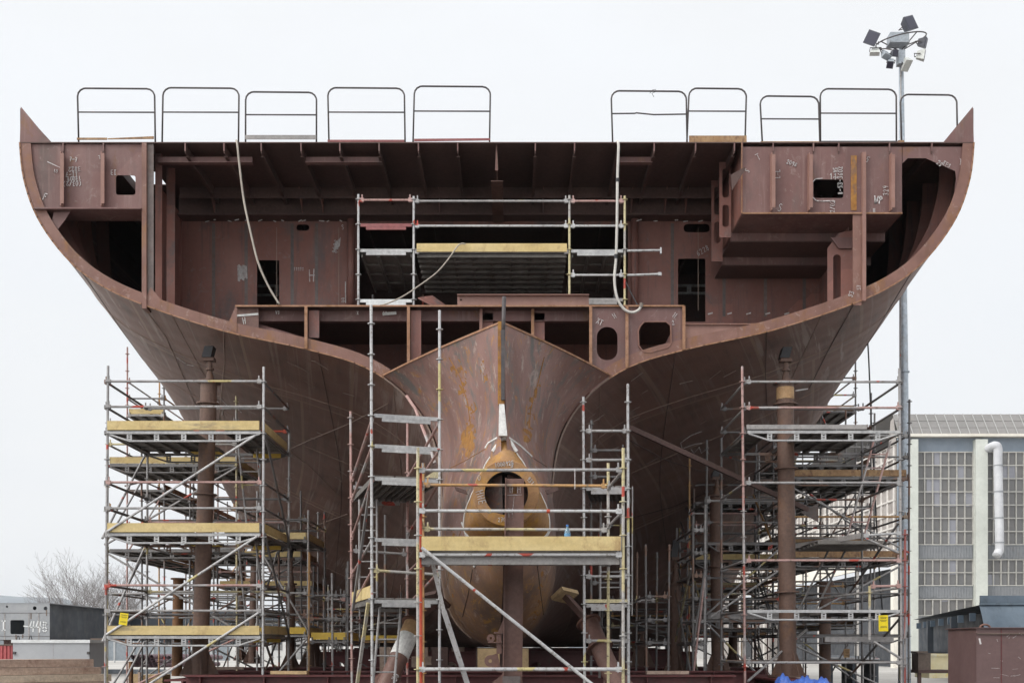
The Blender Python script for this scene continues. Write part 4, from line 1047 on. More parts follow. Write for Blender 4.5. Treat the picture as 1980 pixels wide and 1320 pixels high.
for y in (836, 1033, 1231):
    z = Z(y)
    lattice(t, (xa, YL0, z), (xb, YL0, z)); lattice(t, (xa, YL1, z), (xb, YL1, z), mat='galv_dark')
    ledger(t, (xa, YL0, z), (xa, YL1, z), 'galv_dark'); ledger(t, (xb, YL0, z), (xb, YL1, z), 'galv_dark')
    deck(t, xa+.05, PX(372, YL0), YL0+.05, YL1-.05, z+.06); deck(t, PX(432, YL0), xb-.05, YL0+.05, YL1-.05, z+.06)
    toe(t, (xa+.06, YL0-.03, 0), (xb-.06, YL0-.03, 0), z+.045, .175)
    toe(t, (xb-.02, YL0+.1, 0), (xb-.02, YL1-.1, 0), z+.07, .16)
    toe(t, (xa+.02, YL0+.1, 0), (xa+.02, YL1-.1, 0), z+.07, .16, 'toe_rust')
    MB().box(PX(312, YL0), PX(372, YL0), YL1-.5, YL1-.2, z-.03, z-.02).build('access_hatch', M['ply_bright'], t)
    MB().box(PX(492, YL1), PX(545, YL1), YL1-.12, YL1-.10, z-.09, z-.002).build('toe_panel', M['ply_bright'], t)
for a, b in (((493, 842), (206, 1028)), ((498, 1036), (206, 1226)), ((500, 1184), (288, 1322))):
    brace(t, P(*a, YL0-.06), P(*b, YL0-.06), 'galv_light')
for za, zb_ in ((Z(840), Z(1040)), (Z(1037), Z(1240)), (Z(1240), Z(1400))):
    brace(t, (xa-.05, YL1, za), (xa-.05, YL0, zb_), 'galv'); brace(t, (xb+.05, YL0, za), (xb+.05, YL1, zb_), 'galv_dark')
for y0, y1 in ((860, 1040), (1050, 1238)):
    ladder(t, P(497, y1, YL1-.4), P(478, y0, YL1-.4), .38)

# front right tower -------------------------------------------------
xa, xb = PX(1441, YL0), PX(1744, YL0)
t = thing('scaffold_tower', 'front scaffold tower right of the stern beside the light mast, with grey toe board', 'scaffold', ((xa+xb)/2, YL0, .3), SG)
RT = t
for X, Y, yt, m, tl in ((xa, YL0, 708, 'tube_pink', -.06), (xb, YL0, 712, 'galv', -.05), (xa, YL1, 800, 'galv_dark', 0), (xb, YL1, 800, 'galv_dark', 0)):
    post(t, X, Y, .3, Z(yt), Z(838), m, tilt=tl)
post(t, xb+.06, YL0, .3, Z(1023), Z(1033), 'tube_dullred')
for y, m in ((738, 'galv'), (788, 'tube_pink'), (933, 'galv'), (1083, 'tube_pink'), (1280, 'galv')):
    ledger(t, (xa, YL0, Z(y)), (xb, YL0, Z(y)), m); ledger(t, (xa, YL1, Z(y)), (xb, YL1, Z(y)), 'galv_dark')
    ledger(t, (xa, YL0, Z(y)), (xa, YL1, Z(y)), 'galv'); ledger(t, (xb, YL0, Z(y)), (xb, YL1, Z(y)), 'galv_dark')
for y, dk in ((835, 1), (1181, 1)):
    z = Z(y)
    lattice(t, (xa, YL0, z), (xb, YL0, z)); lattice(t, (xa, YL1, z), (xb, YL1, z), mat='galv_dark')
    ledger(t, (xa, YL0, z), (xa, YL1, z), 'galv_dark'); ledger(t, (xb, YL0, z), (xb, YL1, z), 'galv_dark')
    if y == 835:
        deck(t, xa+.05, PX(1492, YL0), YL0+.05, YL1-.05, z+.06); deck(t, PX(1548, YL0), PX(1690, YL0), YL0+.05, YL1-.05, z+.06)
        toe(t, (xa+.02, YL0-.03, 0), (PX(1675, YL0), YL0-.03, 0), z+.05, .085, 'toe_grey')
    else:
        deck(t, PX(1600, YL0), xb-.05, YL0+.05, YL1-.05, z+.02)
z = Z(1040); ledger(t, (PX(1668, YL0), YL0, z+.05), (xb, YL0, z+.1), 'alu'); deck(t, PX(1600, YL0), xb-.05, YL0+.7, YL1-.05, z+.02, 'x'); toe(t, (PX(1590, YL0), YL1-.1, 0), (PX(1665, YL0), YL0+.05, 0), z, .1, 'toe_grey')
brace(t, P(1672, 1040, YL0), P(1738, 1068, YL0), 'galv')
z = Z(1236); MB().box(PX(1604, YL0), xb-.06, YL0+.3, YL0+.36, z-.04, z+.06).build('ledger_beam', M['toe_grey'], t)
brace(t, P(1690, 1240, YL0), P(1746, 1275, YL0), 'galv')
post(t, PX(1682, YL0), YL0+.02, Z(1236), Z(1132), Z(1195), 'tube_yellow')
ledger(t, (PX(1682, YL0), YL0+.02, Z(1133)), (xb, YL0, Z(1132)), 'tube_pink')
brace(t, P(1573, 1158, YL1), P(1740, 1136, YL0), 'galv'); brace(t, P(1446, 1316, YL0-.06), P(1560, 1216, YL1-.3), 'galv'); brace(t, P(1375, 1192, YL1), P(1510, 1100, YL1), 'galv'); brace(t, P(1640, 1150, YL1+.1), P(1738, 1010, YL0), 'galv_dark')
brace(t, P(1640, 1310, YL1), P(1744, 1190, YL0), 'galv_dark')
ladder(t, P(1655, 1035, YL1-.3), P(1706, 852, YL1-.3), .36, 'tube_pink'); ladder(t, P(1560, 1180, YL1-.2), P(1620, 1060, YL1-.2), .36, 'galv_dark')

# front centre scaffold ---------------------------------------------
YC0, YC1 = 17.4, 18.62
xa, xb = PX(808, YC0), PX(1205, YC0)
t = thing('scaffold_tower', 'low wide front scaffold with long yellow toe board before the stern tube', 'scaffold', ((xa+xb)/2, YC0, 0), SG)
ZC = lambda y, Y=YC0: PZ(y, Y)
post(t, xa, YC0, .05, ZC(865), ZC(905), 'tube_yellow'); post(t, xb, YC0, .05, ZC(866), ZC(905), 'tube_yellow')
xr_, xl_ = PX(1176, YC1), PX(818, YC1)
post(t, xr_, YC1, .05, ZC(895, YC1), ZC(938, YC1), 'tube_yellow'); post(t, xl_, YC1, .05, ZC(895, YC1), ZC(938, YC1), 'tube_orange')
MB().tube((PX(813.5, YC0), YC0+.12, .05), (PX(812, YC0), YC0+.12, ZC(900)), .026, 8).build('post', M['tube_red'], t)
ledger(t, (xa, YC0, ZC(909)), (xb, YC0, ZC(908)), 'galv'); ledger(t, (xa, YC0, ZC(987)), (xb, YC0, ZC(988)), 'galv_light')
ledger(t, (xl_, YC1, ZC(937, YC1)), (xr_, YC1, ZC(939, YC1)), 'tube_orange'); ledger(t, (xl_, YC1, ZC(1022, YC1)), (xr_, YC1, ZC(1024, YC1)), 'tube_yellow')
for z in (ZC(909), ZC(988)): ledger(t, (xb, YC0, z), (xr_, YC1, z-.1), 'galv'); ledger(t, (xa, YC0, z), (xl_, YC1, z-.1), 'tube_yellow')
zdk = ZC(1072)
toe(t, (xa+.06, YC0-.04, 0), (xb-.04, YC0-.04, 0), zdk+.06, .21, 'ply_yellow', .035)
ledger(t, (xa, YC0, zdk), (xb, YC0, zdk), 'galv_light')
mb = MB().box(xa+.05, xb-.05, YC0+.06, YC0+.12, zdk-.14, zdk-.02); mb.build('deck_channel', M['toe_grey'], t)
deck(t, xa+.06, xb-.06, YC0+.13, YC1-.06, zdk+.10, 'x'); ledger(t, (xl_, YC1, zdk-.05), (xr_, YC1, zdk-.05), 'galv'); ledger(t, (xb, YC0, zdk), (xr_, YC1, zdk-.05), 'galv'); ledger(t, (xa, YC0, zdk), (xl_, YC1, zdk-.05), 'galv')
ledger(t, (xa, YC0, ZC(1293)), (xb, YC0, ZC(1293)), 'galv_light', r=.03)
brace(t, P(815, 1058, YC0-.07), P(1150, 1326, YC0-.07), 'galv_light', .027)
mb = MB().bar(P(834, 1078, YC0+.5), P(858, 1180, YC0+.5), .015, .06).bar(P(858, 1180, YC0+.5), P(905, 1325, YC0+.5), .015, .08); mb.build('flat_bar_brace', M['galv'], t)
for px in (946, 1060): MB().disc(P(px, 988, YC0), (1, 0, 0), .03, .05).build('coupler', M['tube_yellow' if px < 1000 else 'tube_red'], t)
for px in (868, 912, 1112): MB().box(PX(px, YC0)-.01, PX(px, YC0)+.0, YC0-.03, YC0-.026, ZC(946), ZC(908)).build('cable_tie', M['chalk'], t) if px == 1112 else None

# left stair tower ---------------------------------------------------
A = [Vector((PX(720, 19.06), 19.06, 0)), Vector((PX(850, 19.4), 19.4, 0)), Vector((PX(788, 22.0), 22.0, 0)), Vector((PX(681, 21.8), 21.8, 0))]
t = thing('scaffold_tower', 'tall slim ladder tower of pale tubes left of the stern tube', 'scaffold', (A[0].x, A[0].y, 0), SG)
for q, yt, m, tl in ((A[0], 590, 'galv_light', -.02), (A[1], 600, 'galv_light', 0), (A[2], 806, 'tube_pink', .0), (A[3], 795, 'tube_pink', -.03)):
    post(t, q.x, q.y, .05, PZ(yt, q.y), PZ(803, 19.06), m, tl)
z1, z2, z3, z4, z5 = [PZ(y, 19.06) for y in (803, 862, 925, 1043, 1162)]
def at(q, z): return Vector((q.x, q.y, z))
def ubeam(t, a, b, mat='alu', name='transom'):
    a, b = Vector(a), Vector(b); d = (b-a)
    mb = MB().bar(a+d*.03, b-d*.03, .05, .06).bar(a+d*.14-Vector((0, 0, .06)), b-d*.14-Vector((0, 0, .06)), .045, .06)
    return mb.build(name, M[mat], t)
for z in (z1, z2, z3, z4, z5): ubeam(t, at(A[0], z), at(A[1], z))
for z in (z3, z5): ubeam(t, at(A[3], z), at(A[2], z), 'galv'); 
ledger(t, at(A[3], z2-.3), at(A[2], z2-.3), 'galv'); ledger(t, at(A[3], z4+.05), at(A[2], z4), 'galv'); ledger(t, at(A[0], z4-.5), at(A[1], z4-.55), 'tube_yellow'); ledger(t, at(A[3], z4-1), at(A[2], z4-1), 'tube_pink')
for (za, zb_) in ((z1-.05, z2-.35), (z2, z3-.2), (z3, z3-.9), (z4, z4-.6), (z4-.5, z5-.2)):
    ledger(t, at(A[0], za), at(A[3], zb_+.2), 'tube_pink'); ledger(t, at(A[1], za), at(A[2], zb_+.25), 'tube_pink')
def pdeck(t, q, z, mat='deck'):
    mb = MB(); dx = (q[1]-q[0])/3; dy = q[3]-q[0]
    for i in range(3):
        o = q[0]+dx*i; mb.obox(o+dx*.5+dy*.5+Vector((0, 0, z)), dx*.46, dy*.49, (0, 0, .012))
        for s_ in (.06, .94, .35, .65): mb.obox(o+dx*s_+dy*.5+Vector((0, 0, z-.045)), dx*.02, dy*.49, (0, 0, .035))
    return mb.build('deck', M[mat], t)
pdeck(t, A, z3+.05); pdeck(t, A, z5+.05)
toe(t, at(A[0], 0)+Vector((-.02, .1, 0)), at(A[3], 0)+Vector((.02, -.1, 0)), z5+.07, .2)
toe(t, at(A[2], 0), at(A[1], 0), z3+.07, .15, 'tube_yellow')
ladder(t, P(712, 1175, 21.2), P(712, 965, 21.2), .32); ladder(t, P(741, 1330, 19.9), P(755, 1172, 19.9), .36, 'galv')
MB().bar(P(690, 1325, 19.9), P(712, 1165, 19.3), .05, .05).build('ladder_stringer', M['tube_yellow'], t)
MB().bar(P(682, 1180, 20.5), P(716, 935, 19.5), .04, .05).build('flat_bar_brace', M['galv_dark'], t)
for px, yt in ((745, 995), (787, 1005)): MB().tube(P(px, 1300, 22.3), P(px, yt, 22.3), .026, 8).build('post', M['galv_dark'], t)
MB().path([P(786, 765, 21.5), P(803, 790, 21.4), P(826, 850, 21.2), P(841, 895, 21)], .03, 8).build('bent_pipe', M['tube_pink'], t)

# right stair tower ---------------------------------------------------
B = [Vector((PX(1131, 20.2), 20.2, 0)), Vector((PX(1216, 20.2), 20.2, 0)), Vector((PX(1212, 22.2), 22.2, 0)), Vector((PX(1143, 22.2), 22.2, 0))]
t = thing('scaffold_tower', 'tall narrow ladder tower of pale tubes right of the stern tube', 'scaffold', (B[0].x, B[0].y, 0), SG)
for q, yt, m, tl in ((B[0], 767, 'galv_light', -.03), (B[1], 742, 'galv_light', -.02), (B[2], 850, 'galv_dark', 0), (B[3], 812, 'galv_dark', 0)):
    post(t, q.x, q.y, .05, PZ(yt, q.y), PZ(833, 20.2), m, tl)
for y, m in ((833, 'galv'), (889, 'galv'), (1114, 'galv'), (1238, 'galv')): ledger(t, at(B[0], PZ(y, 20.2)), at(B[1], PZ(y, 20.2)), m); ledger(t, at(B[3], PZ(y, 20.2)), at(B[2], PZ(y, 20.2)), 'galv_dark'); ledger(t, at(B[1], PZ(y, 20.2)), at(B[2], PZ(y, 20.2)), 'galv_dark')
for y in (945, 1170):
    z = PZ(y, 20.2); ubeam(t, at(B[0], z), at(B[1], z), 'galv'); pdeck(t, B, z+.05)
toe(t, at(B[0], 0), at(B[1], 0), PZ(1168, 20.2)+.03, .06, 'tube_yellow')
ladder(t, P(1180, 1165, 21.8), P(1181, 955, 21.8), .38, 'galv'); ladder(t, P(1178, 1310, 21.6), P(1183, 1180, 21.6), .36, 'galv_dark')
MB().tube(P(1222, 1190, 20.3), P(1223, 940, 20.3), .012, 6).build('safety_line', M['galv'], t)
for px in (1143, 1159): MB().tube(P(px, 1310, 22.4), P(px, 1010, 22.4), .022, 8).build('post', M['galv_dark'], t)

# scaffold on the tween deck -------------------------------------------
YI, YI1 = 23.3, 25.7
t = thing('scaffold_tower', 'pale scaffold inside the open stern section with yellow toe board', 'scaffold', (PX(950, YI), YI, ZT+.02), SG)
ZI = lambda y: PZ(y, YI)
pxs = (693, 800, 1101, 1208)
for px, yt in zip(pxs, (376, 380, 378, 379)):
    post(t, PX(px, YI), YI, ZT+.02, ZI(yt), ZI(386), 'galv_light' if px < 1000 else 'tube_yellow'); post(t, PX(px, YI), YI1, ZT+.02, ZI(500), ZI(386), 'galv_dark')
for a, b, y, m in ((693, 800, 387, 'tube_pink'), (800, 1101, 389, 'galv'), (1101, 1208, 389, 'tube_red'), (800, 1101, 437, 'galv_light'), (1101, 1208, 437, 'galv_light'), (1101, 1208, 532, 'galv_light'), (800, 1101, 487, 'galv')):
    ledger(t, (PX(a, YI), YI, ZI(y)), (PX(b, YI), YI, ZI(y)), m if m != 'tube_red' else 'tube_pink')
for a, b, y, m in ((693, 800, 436, 'toe_red'), (693, 800, 485, 'alu'), (1101, 1208, 486, 'alu'), (693, 800, 582, 'box_lid'), (1101, 1208, 580, 'toe_grey')):
    ubeam(t, (PX(a, YI), YI, ZI(y)), (PX(b, YI), YI, ZI(y)), m)
MB().tube((PX(1208, YI)+.04, YI, ZI(485)), (PX(1278, YI), YI, ZI(484)), .024, 8).box(PX(1276, YI), PX(1279, YI), YI-.03, YI+.03, ZI(491), ZI(479)).build('ledger', M['galv_light'], t)
MB().tube((PX(1208, YI)+.04, YI, ZI(532)), (PX(1278, YI), YI, ZI(530)), .024, 8).box(PX(1272, YI), PX(1279, YI), YI-.03, YI+.03, ZI(533), ZI(527)).build('ledger', M['galv_light'], t)
toe(t, (PX(806, YI), YI-.03, 0), (PX(1096, YI), YI-.03, 0), ZI(488), .165, 'ply_yellow')
deck(t, PX(806, YI), PX(1096, YI), YI+.05, YI1, ZI(489), 'x')
deck(t, PX(697, YI), PX(797, YI), YI+.05, YI1, ZI(489)); deck(t, PX(1105, YI), PX(1205, YI), YI+.05, YI1, ZI(489))
MB().box(PX(1195, YI), PX(1221, YI), YI-.06, YI+.06, ZT+.021, ZT+.05).build('base_plate', M['tube_yellow'], t)

# scaffolds receding along both sides ----------------------------------
random.seed(21)
tower('tall scaffold run along the far left ship side, seen beyond the front left tower', [-11.25, -10.15], [34, 37.07, 40.14, 43.2], .2, 10.35, [2.2, 4.2, 6.2, 8.4], pal=RD, toes=('toe_rust', 'ply_yellow', None), lat=False)
tower('scaffold run along the left ship side farthest from the stern', [-11.35, -10.2], [46.5, 49.6, 52.7], .2, 7.4, [2.2, 4.2, 6.2], pal=RD, toes=('toe_rust', None), lat=False)
tower('scaffold under the left bilge with yellow boards, right behind the front left tower', [PX(497, 27), PX(595, 27)], [27, 29.57], .3, PZ(965, 27), [1.9, 4.1], pal=RD, toes=('ply_bright', 'ply_yellow'))
tower('second scaffold under the left bilge, standing deeper beneath the hull', [-8.6, -5.6], [31, 33.57], .3, 6.0, [2.0, 4.0], pal=RD, toes=('ply_yellow', 'toe_rust'))
tower('low scaffold under the hull left of the ladder tower, with bright yellow toe board', [PX(597, 25), PX(643, 25), PX(672, 25)], [25, 27.07], 1.0, PZ(1085, 25), [PZ(1236, 25)], pal=RD, toes=('ply_bright',), lat=False, diag=False)
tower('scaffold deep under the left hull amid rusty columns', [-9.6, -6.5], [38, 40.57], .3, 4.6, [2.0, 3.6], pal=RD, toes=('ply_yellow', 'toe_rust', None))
tower('tall scaffold run along the far right ship side, beyond the front right tower', [9.0, 10.05], [34, 37.07, 40.14, 43.2], .2, 10.3, [2.2, 4.2, 6.2, 8.5], pal=RD, toes=('toe_rust', None), lat=False)
tower('scaffold run along the right ship side farthest from the stern', [9.3, 10.4], [46.5, 49.6, 52.7], .2, 7.6, [2.2, 4.2, 6.2], pal=RD, toes=('toe_rust', None), lat=False)
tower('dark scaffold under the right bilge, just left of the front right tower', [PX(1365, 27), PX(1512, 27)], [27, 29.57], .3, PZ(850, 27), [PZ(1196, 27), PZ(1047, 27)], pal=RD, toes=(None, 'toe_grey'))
tower('second scaffold under the right bilge, behind the brace beam', [PX(1340, 25.5), PX(1362, 25.5)], [25.5, 28.07], .9, PZ(975, 25.5), [PZ(1108, 25.5), PZ(1240, 25.5)], pal=RD, toes=(None,), lat=False)
tower('low scaffold under the hull right of the narrow ladder tower', [PX(1250, 25), PX(1292, 25)], [25, 27.07], 1.0, PZ(1070, 25), [PZ(1238, 25)], pal=RD, toes=('ply_yellow', None), lat=False, diag=False)
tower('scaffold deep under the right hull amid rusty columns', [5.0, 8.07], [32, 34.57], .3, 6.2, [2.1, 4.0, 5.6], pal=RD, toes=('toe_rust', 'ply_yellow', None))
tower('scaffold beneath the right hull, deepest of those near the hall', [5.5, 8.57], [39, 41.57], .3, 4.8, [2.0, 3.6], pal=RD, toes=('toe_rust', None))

tower('scaffold with three platforms right behind the front left tower, toward the yard', [-9.5, -6.45], [27.3, 29.9], .3, 7.3, [1.9, 3.9, 5.9], pal=RD, toes=('toe_rust', None, 'ply_yellow'))
tower('scaffold with three platforms right behind the front right tower, toward the hall', [6.25, 9.3], [27.3, 29.9], .3, 7.4, [1.9, 3.7, 5.6], pal=RD, toes=('toe_rust', None))
tower('low far scaffold under the left hull bottom between thin columns', [-8.0, -4.9], [43, 45.6], .3, 3.6, [1.7, 2.7], pal=RD, toes=(None, 'toe_rust'))
tower('low far scaffold under the right hull bottom, left of the thin pipe column', [3.6, 6.7], [45, 47.6], .3, 3.6, [1.7, 2.7], pal=RD, toes=(None, 'toe_rust'))
tower('small dark scaffold under the right bilge beside the nearly black column', [3.0, 5.2], [35.5, 38], .3, 3.4, [1.8, 2.6], pal=RD, toes=(None,), lat=False)
tower('small dark scaffold under the left bilge beside the dark screw jack column', [-5.6, -3.4], [35.5, 38], .3, 3.3, [1.8, 2.6], pal=RD, toes=(None, 'ply_bright'), lat=False)
tower('tall scaffold bay at the right bilge between the stout and the short pipe column', [7.0, 9.6], [31.2, 33.5], .3, 8.2, [2.4, 4.4, 6.5], pal=RD, toes=(None, 'toe_rust'))

# ------------------------------------------------------------------ support columns
CG = 'pipe columns propping the hull'
def column(label, pb, pt, Y, r, mat='column', head=True, top_wrap=False, base=True, hull_y=None, fl=()):
    b = P(pb[0], pb[1], Y); tp = P(pt[0], pt[1], Y)
    t = thing('support_column', label, 'column', tuple(b), CG)
    d = (tp-b).normalized()
    o = MB().tube(b, tp, r, 20).build('pipe', M[mat], t); smooth_by_angle(o, 50)
    MB().disc(tp+d*.02, d, r*1.45, .04, 20).build('top_flange', M[mat], t)
    for f in fl: c = b+(tp-b)*f; MB().disc(c, d, r*1.42, .03, 20).build('ring_flange', M[mat], t)
    if top_wrap: o = MB().tube(tp-d*.32, tp-d*.08, r*1.04, 20).build('sleeve', M['column_wrap'], t); MB().tube(tp-d*.18+Vector((r, -r, 0)), tp-d*.16+Vector((r+.25, -r, .02)), .015, 6).build('handle', M['galv'], t)
    if head:
        hz = PZ(hull_y, Y); q = Vector((tp.x+.02, Y, tp.z+.04))
        z = tp.z+.04; mid = z+(hz-z)*.45
        o = MB().path([(q.x, Y, z), (q.x, Y, mid)], r*.6, 14, r*.26).build('jack_cone', M[mat], t)
        MB().disc((q.x, Y, mid+.02), (0, 0, 1), r*.5, .04, 14).disc((q.x, Y, mid+.11), (0, 0, 1), r*.3, .14, 12).box(q.x-r*.75, q.x+r*.6, Y-r*.55, Y+r*.55, mid+.181, mid+.25).build('jack_head', M['toe_rust' if 'pink' in label else mat], t)
        mb = MB(); o_ = Vector((q.x-.02, Y, (mid+.25+hz+.2)/2)); mb.obox(o_, (r*.55, 0, 0), (0, r*.7, 0), (.03, 0, (hz+.2-mid-.25)/2-.001)); mb.box(q.x-r*.8, q.x+r*.2, Y-r*.6, Y+r*.3, mid+.252, mid+.33); mb.build('packing_block', M['black'], t)
    if base:
        for an in (20, 110, 200, 290):
            e = Vector((math.cos(R(an)), math.sin(R(an)), 0)); n_ = Vector((-e.y, e.x, 0))*.01
            v0 = b+e*r*.95; vs = []
            for s_ in (-1, 1): vs += [v0+n_*s_, v0+e*r*1.5+n_*s_, v0+Vector((0, 0, r*3.2))+n_*s_]
            MB().add(vs, [(0, 1, 2), (3, 5, 4), (0, 3, 4, 1), (1, 4, 5, 2), (0, 2, 5, 3)]).build('gusset', M[mat], t)
        MB().disc(b+Vector((0, 0, .02)), (0, 0, 1), r*2.4, .04, 20).build('base_plate', M[mat], t)
    return t
column('leaning rusty pipe column through the front left scaffold, jacked under the hull', (386, 1306), (404, 741), 23.8, .166, hull_y=690, fl=(.31, .62, .93))
column('short orange rusty pipe column with bare flat top, left of the leaning one', (342, 1306), (345, 1120), 30, .135, 'column_orange', head=False, base=False)
column('slimmer pipe column with pink jack head deep under the left hull', (488, 1282), (496, 965), 36, .13, hull_y=905, fl=(.5,))
column('thin dark pipe column right of two others, deepest under the left hull', (466, 1276), (468, 972), 44, .12, hull_y=945)
column('dark short column with screw jack beneath the left bilge', (561, 1292), (562, 1130), 29, .11, hull_y=1062)
column('stout pipe column with ochre sleeve through the front right scaffold, jacked under the hull', (1524, 1308), (1518, 742), 23.8, .172, top_wrap=True, hull_y=692, fl=(.29, .71, .93))
column('short brown pipe column with wide flat cap, right of the stout one', (1595, 1318), (1595, 1128), 28, .14, head=False, base=False, fl=(.985,))
column('dark pipe column left of the stout one, beneath the right bilge', (1388, 1298), (1384, 960), 27.5, .148, hull_y=925, fl=(.6,))
column('thin pipe column between the two right hand scaffold towers', (1417, 1288), (1418, 1152), 34, .13, head=False)
column('nearly black column under the right bilge close to the keel', (1307, 1298), (1305, 1130), 28, .14, hull_y=1060)
column('dark stub column in shade left of the ladder tower', (606, 1290), (606, 1245), 30, .16, hull_y=1225)
column('dark stub column in shade right of the ladder tower', (1240, 1292), (1240, 1250), 30, .17, hull_y=1228)

# brace beam under the right hull
t = thing('brace_beam', 'long slanting brown steel channel under the right hull ending in a plate', 'steel beam', tuple(P(1583, 995, 24.9)))
mb = MB().bar(P(1217, 826, 24.0), P(1562, 985, 24.9), .08, .10); mb.build('channel', M['primer_dark'], t)
mb = MB().add([P(1548, 990, 24.86), P(1582, 972, 24.86), P(1583, 1010, 24.86), P(1548, 990, 24.89), P(1582, 972, 24.89), P(1583, 1010, 24.89)], [(0, 1, 2), (3, 5, 4), (0, 3, 4, 1), (1, 4, 5, 2), (0, 2, 5, 3)]); mb.build('end_plate', M['post_grey'], t)

# central prop: H beam in front of the stern tube
t = thing('prop_beam', 'upright brown steel beam standing in front of the stern tube', 'steel beam', tuple(P(990, 1420, 18.7)))
YP = 18.7
x0, x1, zt, zb = PX(976, YP), PX(1010, YP), PZ(925, YP), 0.02
xm, ym = PX(974, YP), PZ(1085, YP)
mb = MB().plate(pxpoly([(979, 925), (1011, 925), (1006, 1470), (972, 1470)], YP), YP, YP+.02, [pxpoly([(990, 934), (999, 934), (999, 954), (990, 954)], YP)])
mb.plate(pxpoly([(977, 925), (979, 925), (972, 1470), (969.5, 1470)], YP), YP-.13, YP+.15).plate(pxpoly([(1011, 925), (1013, 925), (1008.5, 1470), (1006, 1470)], YP), YP-.02, YP+.15)
mb.build('beam', M['bracket'], t)
mk = Marks(); Yc = YP-.006
write(mk, 'H', 985, 952, Yc, 14, 0, .007); write(mk, 'H', 1000, 952, Yc, 14, 0, .007); write(mk, 'H', 983, 1000, Yc, 18, 0, .006)
for a, b in (((981, 940), (1009, 940)), ((981, 957), (1009, 956)), ((994, 960), (990, 1000))): stroke(mk, P(*a, Yc), P(*b, Yc), .006)
mk.build('chalk_mark', M['chalk'], t)
MB().plate(pxpoly([(978, 1185), (974, 1222), (962, 1222)], YP), YP, YP+.02).build('gusset', M['bracket'], t)
MB().box(PX(955, YP), PX(972, YP), YP-.1, YP+.1, PZ(1224, YP), PZ(1221, YP)).box(PX(960, YP), PX(970, YP), YP-.05, YP+.05, PZ(1263, YP), PZ(1225, YP)).box(PX(943, YP), PX(971, YP), YP-.1, YP+.1, PZ(1242, YP), PZ(1240, YP)).build('jack_bracket', M['bracket'], t)
mb = MB().plate([(PX(949, YP)+.065*math.cos(R(a)), PZ(1233, YP)+.065*math.sin(R(a))) for a in range(0, 360, 20)], YP, YP+.03, [[(PX(949, YP)+.02*math.cos(R(a)), PZ(1233, YP)+.02*math.sin(R(a))) for a in range(0, 360, 30)]]); mb.build('lug', M['bracket'], t)
mb = MB().plate([(PX(948, YP)+.095*math.cos(R(a)), PZ(1277, YP)+.095*math.sin(R(a))) for a in range(0, 360, 20)], YP, YP+.03, [[(PX(948, YP)+.03*math.cos(R(a)), PZ(1277, YP)+.03*math.sin(R(a))) for a in range(0, 360, 30)]]); mb.plate(pxpoly([(950, 1266), (962, 1262), (970, 1300), (952, 1294)], YP), YP+.002, YP+.028); mb.build('lug', M['bracket'], t)
MB().plate(pxpoly([(974, 1300), (974, 1325), (945, 1325)], YP), YP, YP+.02).plate(pxpoly([(1007, 1300), (1013, 1325), (1007, 1325)], YP), YP, YP+.02).build('gusset', M['bracket'], t)
MB().box(PX(972, YP), PX(1006, YP), YP-.14, YP-.11, PZ(1330, YP), PZ(1306, YP)).build('foot_plate', M['post_grey'], t)
# box on stick inside the tube (measuring target)
t = thing('target_box', 'small grey box on a stick inside the stern tube bore', 'measuring box', tuple(P(967, 970, 19.6)))
MB().box(PX(960, 19.6), PX(979, 19.6), 19.6, 19.75, PZ(957, 19.6), PZ(940, 19.6)).build('box', M['toe_grey'], t)
MB().box(PX(966, 19.6), PX(974, 19.6), 19.62, 19.7, PZ(988, 19.6), PZ(957, 19.6)+.001).build('stand', M['primer'], t)

# inclined pipe props
PG = 'inclined pipe shores at the skeg'
def shore(label, a, b, c, Ya, Yb, r, white=False):
    pa, pb, pc = P(*a, Ya), P(*b, Yb), P(*c, Yb+.6)
    t = thing('inclined_shore', label, 'prop', tuple(pa), PG); d = (pb-pa).normalized()
    o = MB().tube(pa, pb, r, 20).build('pipe', M['bracket'], t); smooth_by_angle(o, 50)
    if white: o = MB().tube(pb-d*.75, pb-d*.28, r*1.015, 20).build('white_sleeve', M['whitepaint'], t); o = MB().tube(pb-d*.28, pb-d*.0, r*1.016, 20).build('rusty_sleeve', M['column_wrap'], t)
    else: MB().disc(pb-d*.55, d, r*1.5, .03, 18).build('ring_flange', M['bracket'], t)
    MB().disc(pb, d, r*1.35, .04, 18).build('cap_plate', M['bracket'], t)
    MB().bar(pb, pc, .09, .12).build('strut', M['primer_dark'], t)
    n_ = d.orthogonal().normalized()
    MB().obox(pc, n_*.22, d.cross(n_)*.16, d*.04).build('head_pad', M['wood_light'] if not white else M['primer_dark'], t)
    for s_ in (-1, 1):
        e = d.cross(Vector((0, 1, 0))).normalized()*s_; q = pa+d*.5
        vs = [q+e*r+Vector((0, y, 0)) for y in (-.01, .01)]+[q+e*r*2.2-d*.6+Vector((0, y, 0)) for y in (-.01, .01)]+[q+e*r-d*.6+Vector((0, y, 0)) for y in (-.01, .01)]
        MB().add(vs, [(0, 2, 4), (1, 5, 3), (0, 1, 3, 2), (2, 3, 5, 4), (0, 4, 5, 1)]).build('gusset', M['bracket'], t)
    return t
shore('slanting brown pipe shore with white painted upper band, left of the skeg', (738, 1345), (800, 1205), (845, 1160), 20.4, 21.2, .17, True)
shore('slanting brown pipe shore with ring flange and wooden pad, right of the skeg', (1205, 1350), (1138, 1202), (1092, 1150), 20.2, 21.0, .17)
mk = Marks(); write(mk, '30', 766, 1316, 20.0, 10, 60, .02); mk.build('chalk_mark', M['chalk'], bpy.data.objects['inclined_shore'])

